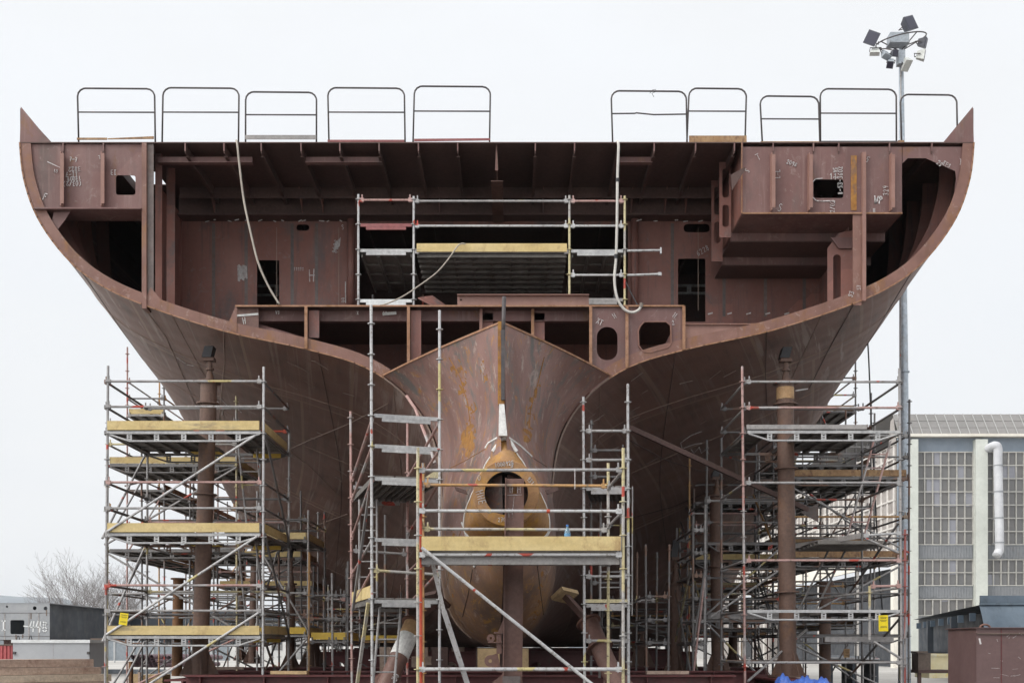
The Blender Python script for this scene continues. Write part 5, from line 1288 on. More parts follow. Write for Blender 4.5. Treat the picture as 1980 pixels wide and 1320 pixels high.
# ------------------------------------------------------------------ berth beams, keel blocks
BG = 'dark red berth beams under the ship'
def ibeam(label, x0, x1, y, z, hgt=.6, w=.34, dx=None):
    t = thing('berth_beam', label, 'steel beam', ((x0+x1)/2, y, z-hgt), BG)
    MB().box(x0, x1, y-w/2, y+w/2, z-.03, z).box(x0, x1, y-w/2, y+w/2, z-hgt, z-hgt+.03).build('flange', M['red_beam'], t)
    MB().box(x0, x1, y-.012, y+.012, z-hgt+.031, z-.031).build('web', M['red_beam'], t)
    mb = MB(); x = x0+.3
    while x < x1: mb.box(x-.008, x+.008, y-w/2+.02, y-.013, z-hgt+.031, z-.031); x += 1.2
    mb.build('web_stiffener', M['red_beam'], t)
ibeam('nearest dark red berth beam lying across under the stern', PX(360, 22), PX(1420, 22), 22.0, PZ(1304, 22))
ibeam('second dark red berth beam lying across behind the nearest', PX(380, 25), PX(1460, 25), 25.0, PZ(1296, 25))
ibeam('third dark red berth beam across, farther under the hull', PX(420, 29), PX(1480, 29), 29.0, PZ(1289, 29))
ibeam('farthest dark red berth beam seen across under the hull', -7.5, 7.0, 36, 1.0)
for lab, x, y0, y1 in (('lengthwise dark red beam under the left pipe columns', -6.35, 22.4, 40), ('lengthwise dark red beam under the right pipe columns', 5.45, 22.4, 40)):
    t = thing('berth_beam', lab, 'steel beam', (x, y0, .3), BG)
    MB().box(x-.35, x+.35, y0, y1, .94, .975).box(x-.35, x+.35, y0, y1, .3, .33).build('flange', M['red_beam'], t); MB().box(x-.02, x+.02, y0, y1, .331, .939).build('web', M['red_beam'], t)
KG = 'timber keel blocks in a row under the skeg'
for i, (px, Y, txt) in enumerate(((945, 21.3, 'left pale timber keel block under the skeg'), (1001, 21.6, 'right pale timber keel block behind the upright beam'))):
    t = thing('keel_block', txt, 'timber block', (PX(px, Y), Y, 1.05), KG)
    x = PX(px, Y); MB().box(x-.2, x+.2, Y-.15, Y+.2, PZ(1290, Y), 1.38).build('lower_block', M['wood_light'], t); MB().box(x-.2, x+.2, Y-.14, Y+.21, 1.384, 1.575).build('upper_block', M['wood_light'], t)
for i in range(8):
    Y = 26+i*3.4; x = SC
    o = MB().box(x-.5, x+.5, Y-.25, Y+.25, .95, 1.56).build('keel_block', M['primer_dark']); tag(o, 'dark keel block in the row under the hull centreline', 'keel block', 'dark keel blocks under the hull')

for i, (lab, x0, x1, y, zt_, hgt) in enumerate((('dark cross frame with round lightening holes under the keel', -5.2, 5.0, 31.5, 1.45, .75), ('second dark cross frame with round holes farther under the keel', -6.4, 6.0, 41, 1.5, 1.0), ('farthest dark cross frame closing the view under the keel', -7.6, 7.0, 56, 1.54, 1.3))):
    holes_ = []
    x = x0+.5; 
    while x < x1-.4: holes_.append([(x+.17*math.cos(R(a)), zt_-.42+.17*math.sin(R(a))) for a in range(0, 360, 24)]); x += random.choice((.75, .8, 1.5))
    t = thing('cross_frame', lab, 'steel frame', ((x0+x1)/2, y, zt_-hgt), 'dark cross frames under the keel')
    MB().plate([(x0, zt_-hgt), (x1, zt_-hgt), (x1, zt_), (x0, zt_)], y, y+.02, holes_).build('web', M['red_beam'], t); MB().box(x0, x1, y-.15, y+.17, zt_+.001, zt_+.03).box(x0, x1, y-.15, y+.17, zt_-hgt-.03, zt_-hgt-.001).build('flange', M['red_beam'], t)
random.seed(31)
for i in range(26):
    Y = random.uniform(28, 62); x = random.choice((-1, 1))*random.uniform(1.2, 3.2+(Y-28)*.13)+SC
    w = random.uniform(.2, .45)
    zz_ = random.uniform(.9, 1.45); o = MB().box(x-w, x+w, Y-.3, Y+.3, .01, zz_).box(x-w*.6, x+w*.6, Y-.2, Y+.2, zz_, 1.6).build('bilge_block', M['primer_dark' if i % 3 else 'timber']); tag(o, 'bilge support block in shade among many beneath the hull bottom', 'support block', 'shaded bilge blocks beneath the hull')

for i, (px, Y, w, z0, ang, m, lab) in enumerate(((430, 25, .9, 1.11, 8, 'timber', 'loose plank lying on the second berth beam at the left'), (560, 22, .7, 1.082, -6, 'wood_light', 'pale loose plank on the nearest berth beam, left of the ladder tower'), (1290, 22, .8, 1.082, 4, 'timber', 'dark loose plank on the nearest berth beam, right of the ladder tower'), (1090, 25, .6, 1.11, 12, 'column', 'rusty steel offcut on the second berth beam right of the skeg'))):
    c, sn = math.cos(R(ang)), math.sin(R(ang)); X = PX(px, Y)
    o = MB().obox((X, Y, z0+.035), (w/2*c, w/2*sn, 0), (-.08*sn, .08*c, 0), (0, 0, .03)).build('loose_plank', M[m]); tag(o, lab, 'plank')

# ------------------------------------------------------------------ loose things on the ship
t = thing('channel_beam', 'pinkish steel channel lying on the tween deck behind the stern post', 'steel beam', (PX(1012, YS), YS+.05, ZT+.02))
za, zb = PZ(569, YS), ZT+.022
MB().plate([(PX(884, YS), zb), (PX(1139, YS), zb), (PX(1139, YS), za), (PX(884, YS), za)], YS+.06, YS+.075, [[(PX(891, YS)+.022*math.cos(R(a)), za-.09+.022*math.sin(R(a))) for a in range(0, 360, 30)]]).build('web', M['stiff'], t)
MB().box(PX(884, YS), PX(1139, YS), YS-.02, YS+.06-.001, za-.015, za).build('flange', M['stiff'], t)
mb = MB().add([P(808, 575, 23.15), P(836, 571, 23.5), P(864, 591, 23.5), P(838, 592, 23.15), P(808, 577, 23.15), P(836, 573, 23.5), P(864, 592.5, 23.5), P(838, 593.5, 23.15)], [(0, 1, 2, 3), (4, 7, 6, 5), (0, 4, 5, 1), (1, 5, 6, 2), (2, 6, 7, 3), (3, 7, 4, 0)])
tag(mb.build('steel_offcut', M['primer_in']), 'small dark steel plate offcut leaning on the tween deck edge', 'steel plate')
def curve(pts, k=6):
    out = []
    for i in range(len(pts)-1):
        a, b, c, d_ = [Vector(pts[min(max(j, 0), len(pts)-1)]) for j in (i-1, i, i+1, i+2)]
        for j in range(k): out.append(cr(a, b, c, d_, j/k))
    out.append(Vector(pts[-1])); return out
o = MB().path(curve([P(457, 272, 23.1), P(459, 282, 22.92), P(463, 320, 22.9), P(472, 390, 22.9), P(487, 460, 22.9), P(500, 510, 22.9), P(520, 555, 22.95), P(540, 588, 22.95)]), .021, 8).build('hanging_hose', M['rope_dark'], smooth=True)
o.data.materials[0] = M['rope_tan']; tag(o, 'thin pale hose hanging from the deck edge down to the left door', 'hose')
o = MB().path(curve([P(1194, 274, 23.1), P(1196, 284, 22.9), P(1194, 340, 22.9), P(1193, 430, 22.9), P(1191, 500, 22.9), P(1188, 540, 22.9), P(1193, 575, 22.9), P(1206, 597, 22.9), P(1222, 604, 22.9), P(1235, 599, 22.9), P(1240, 590, 22.9)]), .028, 8).build('hanging_hose', M['rope'], smooth=True)
tag(o, 'thick white hose hanging in a U bend before the right side of the inner scaffold', 'hose')
for (a, b) in (((1194, 345), (1194, 352)), ((1191, 492), (1190.5, 500))): MB().tube(P(*a, 22.9), P(*b, 22.9), .036, 8).build('hose_tie', M['black'], o)
MB().tube(P(1239.5, 594, 22.9), P(1240.5, 586, 22.9), .038, 8).build('coupling', M['rope_dark'], o)
o = MB().path(curve([P(900, 472, 23.22), P(893, 471, 23.2), P(884, 477, 23.18), P(866, 502, 23.1), P(843, 528, 23.1), P(805, 556, 23.1), P(775, 575, 23.05), P(748, 587, 23.0), P(735, 590, 23.0)]), .014, 8).build('slack_cable', M['rope_dark'], smooth=True)
o.data.materials[0] = M['rope_tan']; tag(o, 'slack cable sagging from the yellow toe board to the tween deck', 'cable')
o = MB().path(curve([P(1210, 545, 23.25), P(1222, 570, 23.2), P(1233, 590, 23.1)]), .012, 6).build('slack_cable', M['black']); tag(o, 'short thin dark cable beside the foot of the inner scaffold', 'cable')
o = MB().path(curve([P(1676, 632, 28), P(1680, 700, 28), P(1684, 800, 28), P(1692, 960, 28), P(1700, 1100, 28), P(1708, 1200, 28)]), .018, 6).build('hanging_cable', M['black']); tag(o, 'long thin black cable hanging from the right hull side to the yard', 'cable')
# bottle
b0 = P(1097, 1060, 17.75); b0.z = zdk+.101
t = thing('water_bottle', 'clear blue plastic water bottle standing on the front scaffold deck', 'bottle', tuple(b0))
prof = [(.0, 0), (.042, 0), (.045, .02), (.044, .09), (.041, .12), (.044, .15), (.045, .22), (.038, .26), (.018, .30), (.015, .32)]
mb = MB(); n_ = 16
for r_, z in prof:
    for j in range(n_): a = 2*math.pi*j/n_; mb.v.append((b0.x+r_*1.05*math.cos(a), b0.y+r_*1.05*math.sin(a), b0.z+z*1.12))
for i in range(len(prof)-1):
    for j in range(n_): j2 = (j+1) % n_; mb.f.append((i*n_+j, i*n_+j2, (i+1)*n_+j2, (i+1)*n_+j))
mb.build('bottle_body', M['bottle'], t, smooth=True)
MB().tube((b0.x, b0.y, b0.z+.359), (b0.x, b0.y, b0.z+.385), .019, 12).build('cap', M['bottle_cap'], t)
MB().tube((b0.x, b0.y, b0.z+.185), (b0.x, b0.y, b0.z+.25), .0485, 16, caps=False).build('wrapper', M['label_blue'], t)

# yellow notice boards
def sign(label, c, Y, w, hgt, tilt, mat='sign'):
    p = P(*c, Y); t = thing('notice_board', label, 'sign', tuple(p), 'yellow notice boards on the scaffolds')
    ca, sa = math.cos(R(tilt)), math.sin(R(tilt)); ax = Vector((ca, 0, sa)); az = Vector((-sa, 0, ca))
    MB().obox(p, ax*w/2, (0, .004, 0), az*hgt/2).build('board', M[mat], t)
    mb = MB()
    for i, (z, l) in enumerate(((.36, .7), (.30, .6), (.18, .75), (.12, .5), (-.2, .6), (-.26, .7))):
        x = -l/2
        while x < l/2:
            ww = random.uniform(.05, .12); mb.obox(p+ax*w*(x+ww/2)+az*hgt*z+Vector((0, -.006, 0)), ax*w*ww/2*.8, (0, .001, 0), az*hgt*.016); x += ww+.02
    mb.build('lettering', M['ink'], t)
sign('yellow notice hung tilted on the lowest level of the front left scaffold', (239, 1196), 22.42, .16, .23, -8)
sign('large yellow notice hung on the front right scaffold near the mast', (1708, 1204), 22.42, .18, .31, 1)
sign('dull orange notice under the lowest deck of the front right scaffold', (1637, 1262), 25.2, .13, .19, 0, 'column_wrap')
# tarpaulin: crumpled heap
random.seed(5)
mb = MB(); n1, n2 = 40, 14; tc0 = P(1522, 1322, 21.6)
def hfun(u, v):
    x = u*1.55-.4; hgt = .28*math.exp(-((x+.2)/.24)**2)+.24*math.exp(-((x-.3)/.22)**2)+.22*math.exp(-((x-.75)/.26)**2)
    return max(0, hgt*(1-abs(v*2-1)**2.2)+.03*math.sin(23*x+5*v)*math.sin(9*v+4*x)*hgt*6*.5+.02*math.sin(41*x-17*v)*hgt*5)
for j in range(n2+1):
    for i in range(n1+1):
        u, v = i/n1, j/n2; mb.v.append((tc0.x-.22+u*1.2, 21.3+v*.7, .80+hfun(u, v)))
for j in range(n2):
    for i in range(n1): a = j*(n1+1)+i; mb.f.append((a, a+1, a+n1+2, a+n1+1))
tag(mb.build('tarpaulin', M['blue'], smooth=True), 'crumpled bright blue tarpaulin heap at the foot of the front right scaffold', 'tarpaulin')

# ------------------------------------------------------------------ light mast
YM = 30.0; k = YM/F
t = thing('light_mast', 'tall grey steel floodlight mast with ring of lamps rising right of the ship', 'light mast', (PX(1750, YM), YM, 0))
xm = PX(1749, YM)
o = MB().path([(xm, YM, 0), (xm-.02, YM, PZ(700, YM)), (xm-.09, YM, PZ(75, YM))], .165, 20, .055).build('pole', M['mast'], t); smooth_by_angle(o, 50)
MB().disc((xm-.02, YM, PZ(719, YM)), (0, 0, 1), .145, .03, 20).build('pole_joint', M['mast'], t)
MB().tube((xm-.15, YM-.12, 0), (xm-.13, YM-.1, PZ(120, YM)), .018, 6).build('cable_pipe', M['galv'], t)
hc = P(1742, 86, YM)
MB().path([hc+Vector((.62*math.cos(R(a)), .62*math.sin(R(a)), .16*math.cos(R(a)-.9)+.1)) for a in range(0, 361, 12)], .016, 6).build('lamp_ring', M['rail_dark'], t)
for a in (20, 110, 200, 290): MB().tube(P(1741, 100, YM), hc+Vector((.62*math.cos(R(a)), .62*math.sin(R(a)), .16*math.cos(R(a)-.9)+.1)), .014, 6).build('ring_arm', M['rail_dark'], t)
MB().box(PX(1713, YM), PX(1749, YM), YM-.35, YM-.06, PZ(93, YM), PZ(76, YM)).box(PX(1712, YM), PX(1750, YM), YM-.37, YM-.04, PZ(96, YM), PZ(93, YM)).build('control_box', M['lampgrey'], t)
MB().box(PX(1730, YM), PX(1743, YM), YM-.3, YM-.1, PZ(134, YM), PZ(108, YM)).build('junction_box', M['lampgrey'], t)
def flood(px, py, sx_, sz_, rot, yaw, pitch, mat='lampbody', gl=True):
    c = P(px, py, YM-.3); m_ = Matrix.Rotation(R(yaw), 3, 'Z') @ Matrix.Rotation(R(pitch), 3, 'X') @ Matrix.Rotation(R(rot), 3, 'Y')
    ax, ay, az = m_ @ Vector((sx_/2*k*.92, 0, 0)), m_ @ Vector((0, .1, 0)), m_ @ Vector((0, 0, sz_/2*k*.92))
    mb = MB(); vs = [c-ay+ax*i+az*j for i, j in ((-1, -1), (1, -1), (1, 1), (-1, 1))]+[c+ay+ax*i*.62+az*j*.62 for i, j in ((-1, -1), (1, -1), (1, 1), (-1, 1))]
    mb.add(vs, [(0, 1, 2, 3), (7, 6, 5, 4), (0, 4, 5, 1), (1, 5, 6, 2), (2, 6, 7, 3), (3, 7, 4, 0)]); f = mb.build('floodlight', M[mat], t)
    if gl: MB().obox(c-ay*1.04, ax*.86, ay*.03, az*.82).build('lamp_glass', M['lampglass'], f)
    MB().path([c+ax*1.1, c+ax*1.12+ay*1.5, c-ax*1.12+ay*1.5, c-ax*1.1], .012, 6).build('yoke', M['rail_dark'], f)
flood(1686, 77, 26, 28, 28, -20, 5); flood(1756, 49, 30, 30, -24, 25, -10); flood(1783, 83, 15, 20, -6, 60, 15); flood(1780, 107, 13, 22, 0, 70, 10, 'lamppale')
flood(1752, 123, 15, 26, 0, 10, 60, 'lamppale', False); flood(1722, 122, 14, 16, 20, -30, 50, 'lampgrey'); flood(1692, 100, 20, 9, 15, -30, 60, 'lamppale', False); flood(1712, 106, 20, 12, 12, 20, 60, 'lampgrey', False); flood(1728, 104, 12, 14, 0, 10, 20, 'lampbody')

# ------------------------------------------------------------------ workshop hall (right)
YH = 88.0
X0 = PX(1738, YH); X1 = PX(2320, YH)
hall = thing('workshop_hall', 'huge pale workshop hall with grid windows and ribbed steep roof edge', 'building', (X0, YH, 0))
ZH = lambda y: PZ(y, YH)
ze = ZH(840)
MB().box(X0+.05, X1, YH+.3, YH+.6, 0, ze-.2).build('wall', M['hall_panel'], hall)
MB().box(X0-.1, X1, YH-.35, YH+.29, ze-.18, ze+.02).build('gutter', M['cream'], hall)
mb = MB().add([(X0-.05, YH-.1, ze+.03), (X1, YH-.1, ze+.03), (X1, YH+1.35, ZH(800)+.25), (X0-.05, YH+1.35, ZH(800)+.25), (X1, 230, ZH(800)+.3), (X0-.05, 230, ZH(800)+.3)], [(0, 1, 2, 3), (3, 2, 4, 5)]); mb.build('roof', M['roof'], hall)
mb = MB(); x = X0+.3
while x < X1: mb.bar((x, YH-.14, ze+.06), (x, YH+1.32, ZH(800)+.26), .055, .05); x += .72
mb.build('roof_rib', M['roofrib'], hall); mb = MB()
for q in (.33, .66): z = ze+(ZH(800)+.25-ze)*q; mb.bar((X0, YH-.12+1.45*q, z), (X1, YH-.12+1.45*q, z), .03, .03)
mb.build('roof_seam', M['roofbar'], hall)
for (a, b) in ((1760, 1773), (1884, 1907), (2012, 2034), (2140, 2162)):
    MB().box(PX(a, YH), PX(b, YH), YH-.3, YH+.29, 0, ZH(850)).build('pilaster', M['pilaster'], hall)
def windows(xa, xb, ya, yb, cols, rows):
    xa_, xb_ = PX(xa, YH), PX(xb, YH); za_, zb_ = ZH(yb), ZH(ya)
    f = MB().box(xa_, xb_, YH+.26, YH+.29, za_, zb_).build('window', M['panes'], hall)
    mb = MB()
    for i in range(cols+1): x = xa_+(xb_-xa_)*i/cols; mb.box(x-.04, x+.04, YH+.15, YH+.259, za_, zb_)
    for j in range(rows+1): z = za_+(zb_-za_)*j/rows; mb.box(xa_, xb_, YH+.13, YH+.149, z-.04, z+.04)
    mb.build('glazing_bars', M['mullion'], f)
for a, b in ((1774, 1883), (1908, 2011), (2035, 2139)):
    windows(a, b, 873, 1052, 7 if a < 1900 else 7, 7); windows(a, b, 1081, 1131, 7, 2); windows(a, b, 1158, 1189, 7, 1)
    for ya, yb in ((1054, 1079), (1133, 1156)):
        mb = MB(); xa_, xb_ = PX(a, YH), PX(b, YH); n_ = 36; w_ = (xb_-xa_)/n_
        mb.box(xa_, xb_, YH+.2, YH+.29, ZH(yb), ZH(ya))
        for i in range(n_): mb.box(xa_+i*w_, xa_+i*w_+w_*.5, YH+.15, YH+.199, ZH(yb), ZH(ya))
        mb.build('cladding_band', M['hall_band'], hall)
    MB().box(PX(a, YH), PX(b, YH), YH+.2, YH+.29, 0, ZH(1190)).build('plinth', M['hall_band'], hall)
pts = curve([(PX(1908, YH), YH-.2, ZH(868)), (PX(1914, YH), YH-.9, ZH(865)), (PX(1919, YH), YH-1.0, ZH(872)), (PX(1919, YH), YH-1.0, ZH(900)), (PX(1922, YH), YH-1.0, ZH(1050)), (PX(1921, YH), YH-1.0, ZH(1066)), (PX(1914, YH), YH-1.2, ZH(1076))])
MB().path(pts, .32, 16).build('ventilation_duct', M['duct'], hall, smooth=True)
for yy in (905, 955, 1005, 1052): MB().tube((PX(1919.5+(yy-900)*.018, YH), YH-1.0, ZH(yy)), (PX(1919.5+(yy-900)*.018, YH), YH-1.0, ZH(yy)+.1), .345, 16).box(PX(1919, YH)-.05, PX(1919, YH)+.05, YH-.66, YH+.15, ZH(yy)+.02, ZH(yy)+.08).build('duct_flange', M['hall_band'], hall)
# long side wall receding
YE = 190.0
zt = ZH(853)
MB().box(X0, X0+.25, YH+.7, YE, ZH(1086), zt).build('side_wall', M['hall_side'], hall)
mb = MB(); z = zt
while z > ZH(1066): mb.box(X0-.12, X0-.002, YH+.7, YE, z-.13, z); z -= 1.06
mb.build('side_rail', M['batten'], hall)
mb = MB(); y = YH+1
while y < YE:
    mb.box(X0-.08, X0-.003, y-.16, y+.16, ZH(1062), zt-.14); y += 1.5
mb.build('side_batten', M['batten'], hall)
for y in (YH+10, YH+22, YH+34, YH+46, YH+60, YH+76): MB().box(X0-.3, X0-.121, y-.3, y+.3, 0, zt).build('side_pilaster', M['batten'], hall)
MB().box(X0-.35, X0-.125, YH+.4, YE, ZH(1088), ZH(1062)).build('side_fascia', M['cream'], hall)
MB().box(X0+1.5, X0+1.6, YH+6, YE, 0, ZH(1088)).build('door_shade_sheet', M['opening'], hall)  # dark sheet standing in for the unlit space behind the door
MB().box(X0-.3, X0+.04, YH+.31, YH+1.0, 0, ZH(1089)).build('corner_column', M['cream'], hall)
for y in (YH+44, YH+66, YH+88): MB().box(X0-.1, X0+1.4, y, y+9, 0, ZH(1089)).build('door_leaf', M['hall_side'], hall)
mb = MB().add([(X0+.02, YH+.65, zt), (X0+.02, YH+2.5, zt), (X0+.02, YH+2.0, ZH(804)), (X0+.02, YH+1.3, ZH(800))], [(0, 1, 2, 3)]); mb.build('gable_end', M['hall_side'], hall)

# ------------------------------------------------------------------ right yard things
t = thing('hull_block', 'dark blue-black curved hull block raised on trestles before the hall', 'ship block', (20, 45, 1.9))
A_, B_, C_, D_ = Vector((18.16, 45, 0)), Vector((24, 69.6, 0)), Vector((42, 66, 0)), Vector((36, 42.5, 0))
zb_, zt_ = 1.0, PZ(1168, 45)
dk = MB().add([A_+Vector((0, 0, zt_)), B_+Vector((0, 0, zt_)), B_+Vector((.25, -.3, zt_-.02)), A_+Vector((3.5, .8, zt_-.02)), B_+Vector((.25, -.3, 1.3)), A_+Vector((3.5, .8, 1.3)), A_+Vector((0, .5, 1.3)), B_+Vector((0, 0, 1.3))], [(0, 1, 2, 3), (3, 2, 4, 5), (5, 4, 7, 6)]); dk.add([A_+Vector((0, 0, zt_)), D_+Vector((0, 0, zt_)), C_+Vector((0, 0, zt_)), B_+Vector((0, 0, zt_))], [(0, 1, 2, 3)]); dk.add([A_+Vector((.3, .5, 1.3)), B_+Vector((0, 0, 1.3)), C_+Vector((0, 0, 1.3)), D_+Vector((0, .5, 1.3))], [(0, 1, 2, 3)]); dk.build('end_face', M['dark_block'], t)
mb = MB(); cs = 14
for i in range(cs+1):
    a = R(90*i/cs); off = -(math.sin(a)*.35); z = zt_-(1-math.cos(a))*2.2*.9
    z = zt_-2.0*i/cs; off = -.55*math.sin(math.pi*.75*i/cs)
    for q in (A_, D_): mb.v.append((q.x+(-.1), q.y+off, z))
for i in range(cs): a = 2*i; mb.f.append((a, a+1, a+3, a+2))
mb.build('curved_shell', M['bluesteel'], t, smooth=True)
dirv = (B_-A_).normalized()
mb = MB().bar(A_+Vector((-.1, -.05, zt_+.02)), D_+Vector((0, -.05, zt_+.02)), .1, .08).box(A_.x, A_.x+14, A_.y+.1, A_.y+.2, zt_+.02, zt_+.35); mb.build('top_edge', M['bluesteel'], t)
for i in range(7):
    q = A_+(B_-A_)*(.06+.13*i); mb = MB().obox(q+Vector((-.12, 0, zt_-.45)), dirv*.10, (.12, 0, 0), (0, 0, .16)); mb.build('end_bracket', M['bluesteel'], t)
for i in (.25, .6): q = A_+(B_-A_)*i; MB().obox(q+Vector((-.2, 0, (zt_+1.3)/2-.15)), dirv*.25, (.15, 0, 0), (0, 0, (zt_-1.3)/2-.15)).build('web_fin', M['dark_block'], t)
for i, q in enumerate((A_+(B_-A_)*.12, A_+(B_-A_)*.75, A_+(D_-A_)*.5+Vector((0, 3, 0)))): MB().box(q.x+.6, q.x+1.3, q.y+.5, q.y+1.5, 0, 1.3).build('trestle', M['primer_dark'], t)
xk, yk = PX(1888, 20), 20.0
t = thing('steel_box', 'brown primed steel box with scratched sides in the bottom right corner', 'steel box', (xk+1.3, yk+.7, 0))
zk = PZ(1214, 20)
MB().box(xk, xk+3, yk, yk+1.3, .05, zk).build('body', M['brown_box'], t)
MB().box(xk-.04, xk+3.05, yk-.04, yk+1.34, zk+.002, zk+.016).build('top_plate', M['brown_box'], t)
MB().path([(xk+.35+.09*math.cos(R(a)), yk+.5, zk+.016+.06*math.sin(R(a))) for a in range(0, 181, 20)], .02, 6).build('lifting_eye', M['bracket'], t)
MB().box(xk+.42, xk+.435, yk-.006, yk-.001, .05, zk).build('weld_seam', M['red_beam'], t); MB().box(xk+.001, xk+3, yk-.03, yk-.001, zk-.10, zk-.085).build('edge_bar', M['brown_plate'], t)
mk = Marks(); random.seed(3)
for _ in range(16):
    mk.loose = None; a = Vector((xk+random.uniform(.05, .85), yk-.003, random.uniform(1.05, 1.85))); stroke(mk, a, a+Vector((random.uniform(-.14, .14), 0, random.uniform(-.05, .05))), .004, .001)
mk.loose = None; stroke(mk, Vector((xk+.07, yk-.003, 1.66)), Vector((xk+.05, yk-.003, 1.74)), .03, .001)
mk.build('scratch', M['chalk'], t)
o = MB().box(PX(1797, 42), PX(1836, 42), 42, 43.5, PZ(1310, 42), PZ(1268, 42)).box(PX(1795, 42), PX(1838, 42), 41.95, 43.55, PZ(1268, 42)+.002, PZ(1263, 42)).build('storage_bin', M['yellow_box']); tag(o, 'yellow and white storage bin on legs left of the brown steel box', 'bin')
t = thing('work_bench', 'dark workbench with a grimy machine on it near the mast foot', 'workbench', (PX(1800, 30), 30, 0))
MB().box(PX(1768, 30), PX(1840, 30), 29.7, 30.6, PZ(1300, 30), PZ(1294, 30)).build('bench_top', M['primer_dark'], t)
for px in (1772, 1836): MB().box(PX(px, 30)-.04, PX(px, 30)+.04, 29.75, 29.83, .02, PZ(1300, 30)).build('leg', M['primer_dark'], t)
MB().box(PX(1773, 30), PX(1797, 30), 29.9, 30.4, PZ(1294, 30)+.002, PZ(1262, 30)).box(PX(1770, 30), PX(1790, 30), 29.85, 30.42, PZ(1262, 30)+.003, PZ(1258, 30)).build('machine', M['brown_plate'], t)
t = thing('steel_rack', 'low steel rack of pipes and bars behind the front right scaffold', 'rack', (PX(1660, 38), 38, 0))
for i in range(9): MB().tube((PX(1600+i*1.5, 38), 38+i*.12, PZ(1272-i*.4, 38)), (PX(1700, 38), 38+i*.12, PZ(1274-i*.4, 38)), .05, 8).build('bar', M['bluesteel' if i % 2 else 'galv'], t)
for px in (1606, 1650, 1694): MB().box(PX(px, 38)-.05, PX(px, 38)+.05, 37.9, 39.2, 0, PZ(1276, 38)).build('rack_leg', M['dark_block'], t)

# ------------------------------------------------------------------ left yard things
YBk = 60.0
xk0, xk1 = PX(-160, YBk), PX(96, YBk)
t = thing('hull_block', 'grey ship block marked 448 with square hole at the left edge', 'ship block', (xk0, YBk, 1.9))
zt_, zb_ = PZ(1166, YBk), PZ(1236, YBk)
holes = [pxpoly(rrect(20, 47, 1198, 1225, 3), YBk), [(PX(67, YBk)+.1*math.cos(R(a)), PZ(1175, YBk)+.1*math.sin(R(a))) for a in range(0, 360, 30)], [(PX(88, YBk)+.1*math.cos(R(a)), PZ(1175.5, YBk)+.1*math.sin(R(a))) for a in range(0, 360, 30)], [(PX(13.5, YBk)+.06*math.cos(R(a)), PZ(1172, YBk)+.06*math.sin(R(a))) for a in range(0, 360, 30)]]
MB().plate([(xk0, zb_), (xk1, zb_), (xk1, zt_), (xk0, zt_)], YBk, YBk+.03, holes).build('face_plate', M['grey_block'], t)
MB().box(xk0, xk1+.02, YBk-.02, YBk+14, zt_+.001, zt_+.03).build('top_plate', M['grey_block'], t)
MB().box(xk0, xk1, YBk+.05, YBk+14, zb_+.01, zb_+.04).box(xk0, xk1-.5, YBk+5, YBk+5.04, zb_+.05, zt_-.01).box(xk1-.32, xk1-.29, YBk+.04, YBk+14, zb_+.05, zt_-.01).build('inner_web', M['dark_block'], t)
MB().box(PX(82, YBk), PX(96, YBk)+3.4, YBk+14.1, YBk+14.15, zb_, zt_-.1).build('rear_web', M['dark_block'], t)
MB().box(PX(96, YBk)-.3, PX(96, YBk)+8, YBk+20, YBk+20.05, zb_-.2, zt_+.3).build('rear_web', M['dark_block'], t)
for x in (xk0+1, PX(10, YBk), PX(80, YBk)): MB().box(x-.25, x+.25, YBk+.4, YBk+1, 0, zb_).build('trestle', M['primer_dark'], t)
for yy in (1184, 1229): MB().box(xk0, xk1, YBk-.012, YBk-.001, PZ(yy+.6, YBk), PZ(yy, YBk)).build('weld_seam', M['dark_line'], t)
for px in (9, 56, 75): MB().box(PX(px, YBk)-.03, PX(px, YBk)+.03, YBk-.012, YBk-.001, zb_, PZ(1185, YBk)).build('weld_seam', M['toe_grey'], t)
for px, y0, y1 in ((31, 1226, 1235), (44, 1226, 1233), (60, 1185, 1196), (90, 1178, 1190)): MB().box(PX(px, YBk)-.03, PX(px, YBk)+.03, YBk-.008, YBk-.001, PZ(y1, YBk), PZ(y0, YBk)).build('rust_run', M['brown_plate'], t)
mk = Marks(); Yc = YBk-.01
write(mk, 'VI', -9, 1218, Yc, 19, 0, .07, pitch=.8); write(mk, '-448', 45, 1221, Yc, 21, 0, .06, pitch=.80); mk.build('painted_number', M['box_lid'], t)
YG = 40.0
t = thing('site_box', 'long grey metal box with pale lid behind the timber stack', 'container', (PX(98, YG), YG, 0))
xa_, xb_ = PX(25, YG), PX(173, YG); zg = PZ(1242, YG)
MB().box(xa_, xb_, YG, YG+1.4, .05, zg).build('body', M['box_grey'], t); MB().box(xa_-.04, xb_+.03, YG-.05, YG+1.45, zg+.001, PZ(1236, YG)).build('lid', M['box_lid'], t)
for px in (28, 52): MB().path([(PX(px-3, YG), YG+.3, PZ(1236, YG)), (PX(px-1, YG), YG+.3, PZ(1228, YG)), (PX(px+1, YG), YG+.3, PZ(1228, YG)), (PX(px+3, YG), YG+.3, PZ(1236, YG))], .015, 6).build('lifting_lug', M['black'], t)
MB().box(PX(103, YG)-.006, PX(103, YG)+.006, YG-.004, YG-.001, .1, zg).build('panel_joint', M['toe_grey'], t); MB().box(PX(26, YG), PX(31, YG), YG-.06, YG-.001, PZ(1264, YG), PZ(1259, YG)).box(PX(169, YG), PX(174, YG), YG-.06, YG-.001, PZ(1264, YG), PZ(1259, YG)).build('latch', M['rail_dark'], t)
t = thing('red_container', 'red corrugated container at the left edge beside the grey box', 'container', (PX(-40, 44), 44, 0))
mb = MB().box(PX(-120, 44), PX(24, 44), 44, 46.4, .05, PZ(1247, 44)); x = PX(-120, 44)
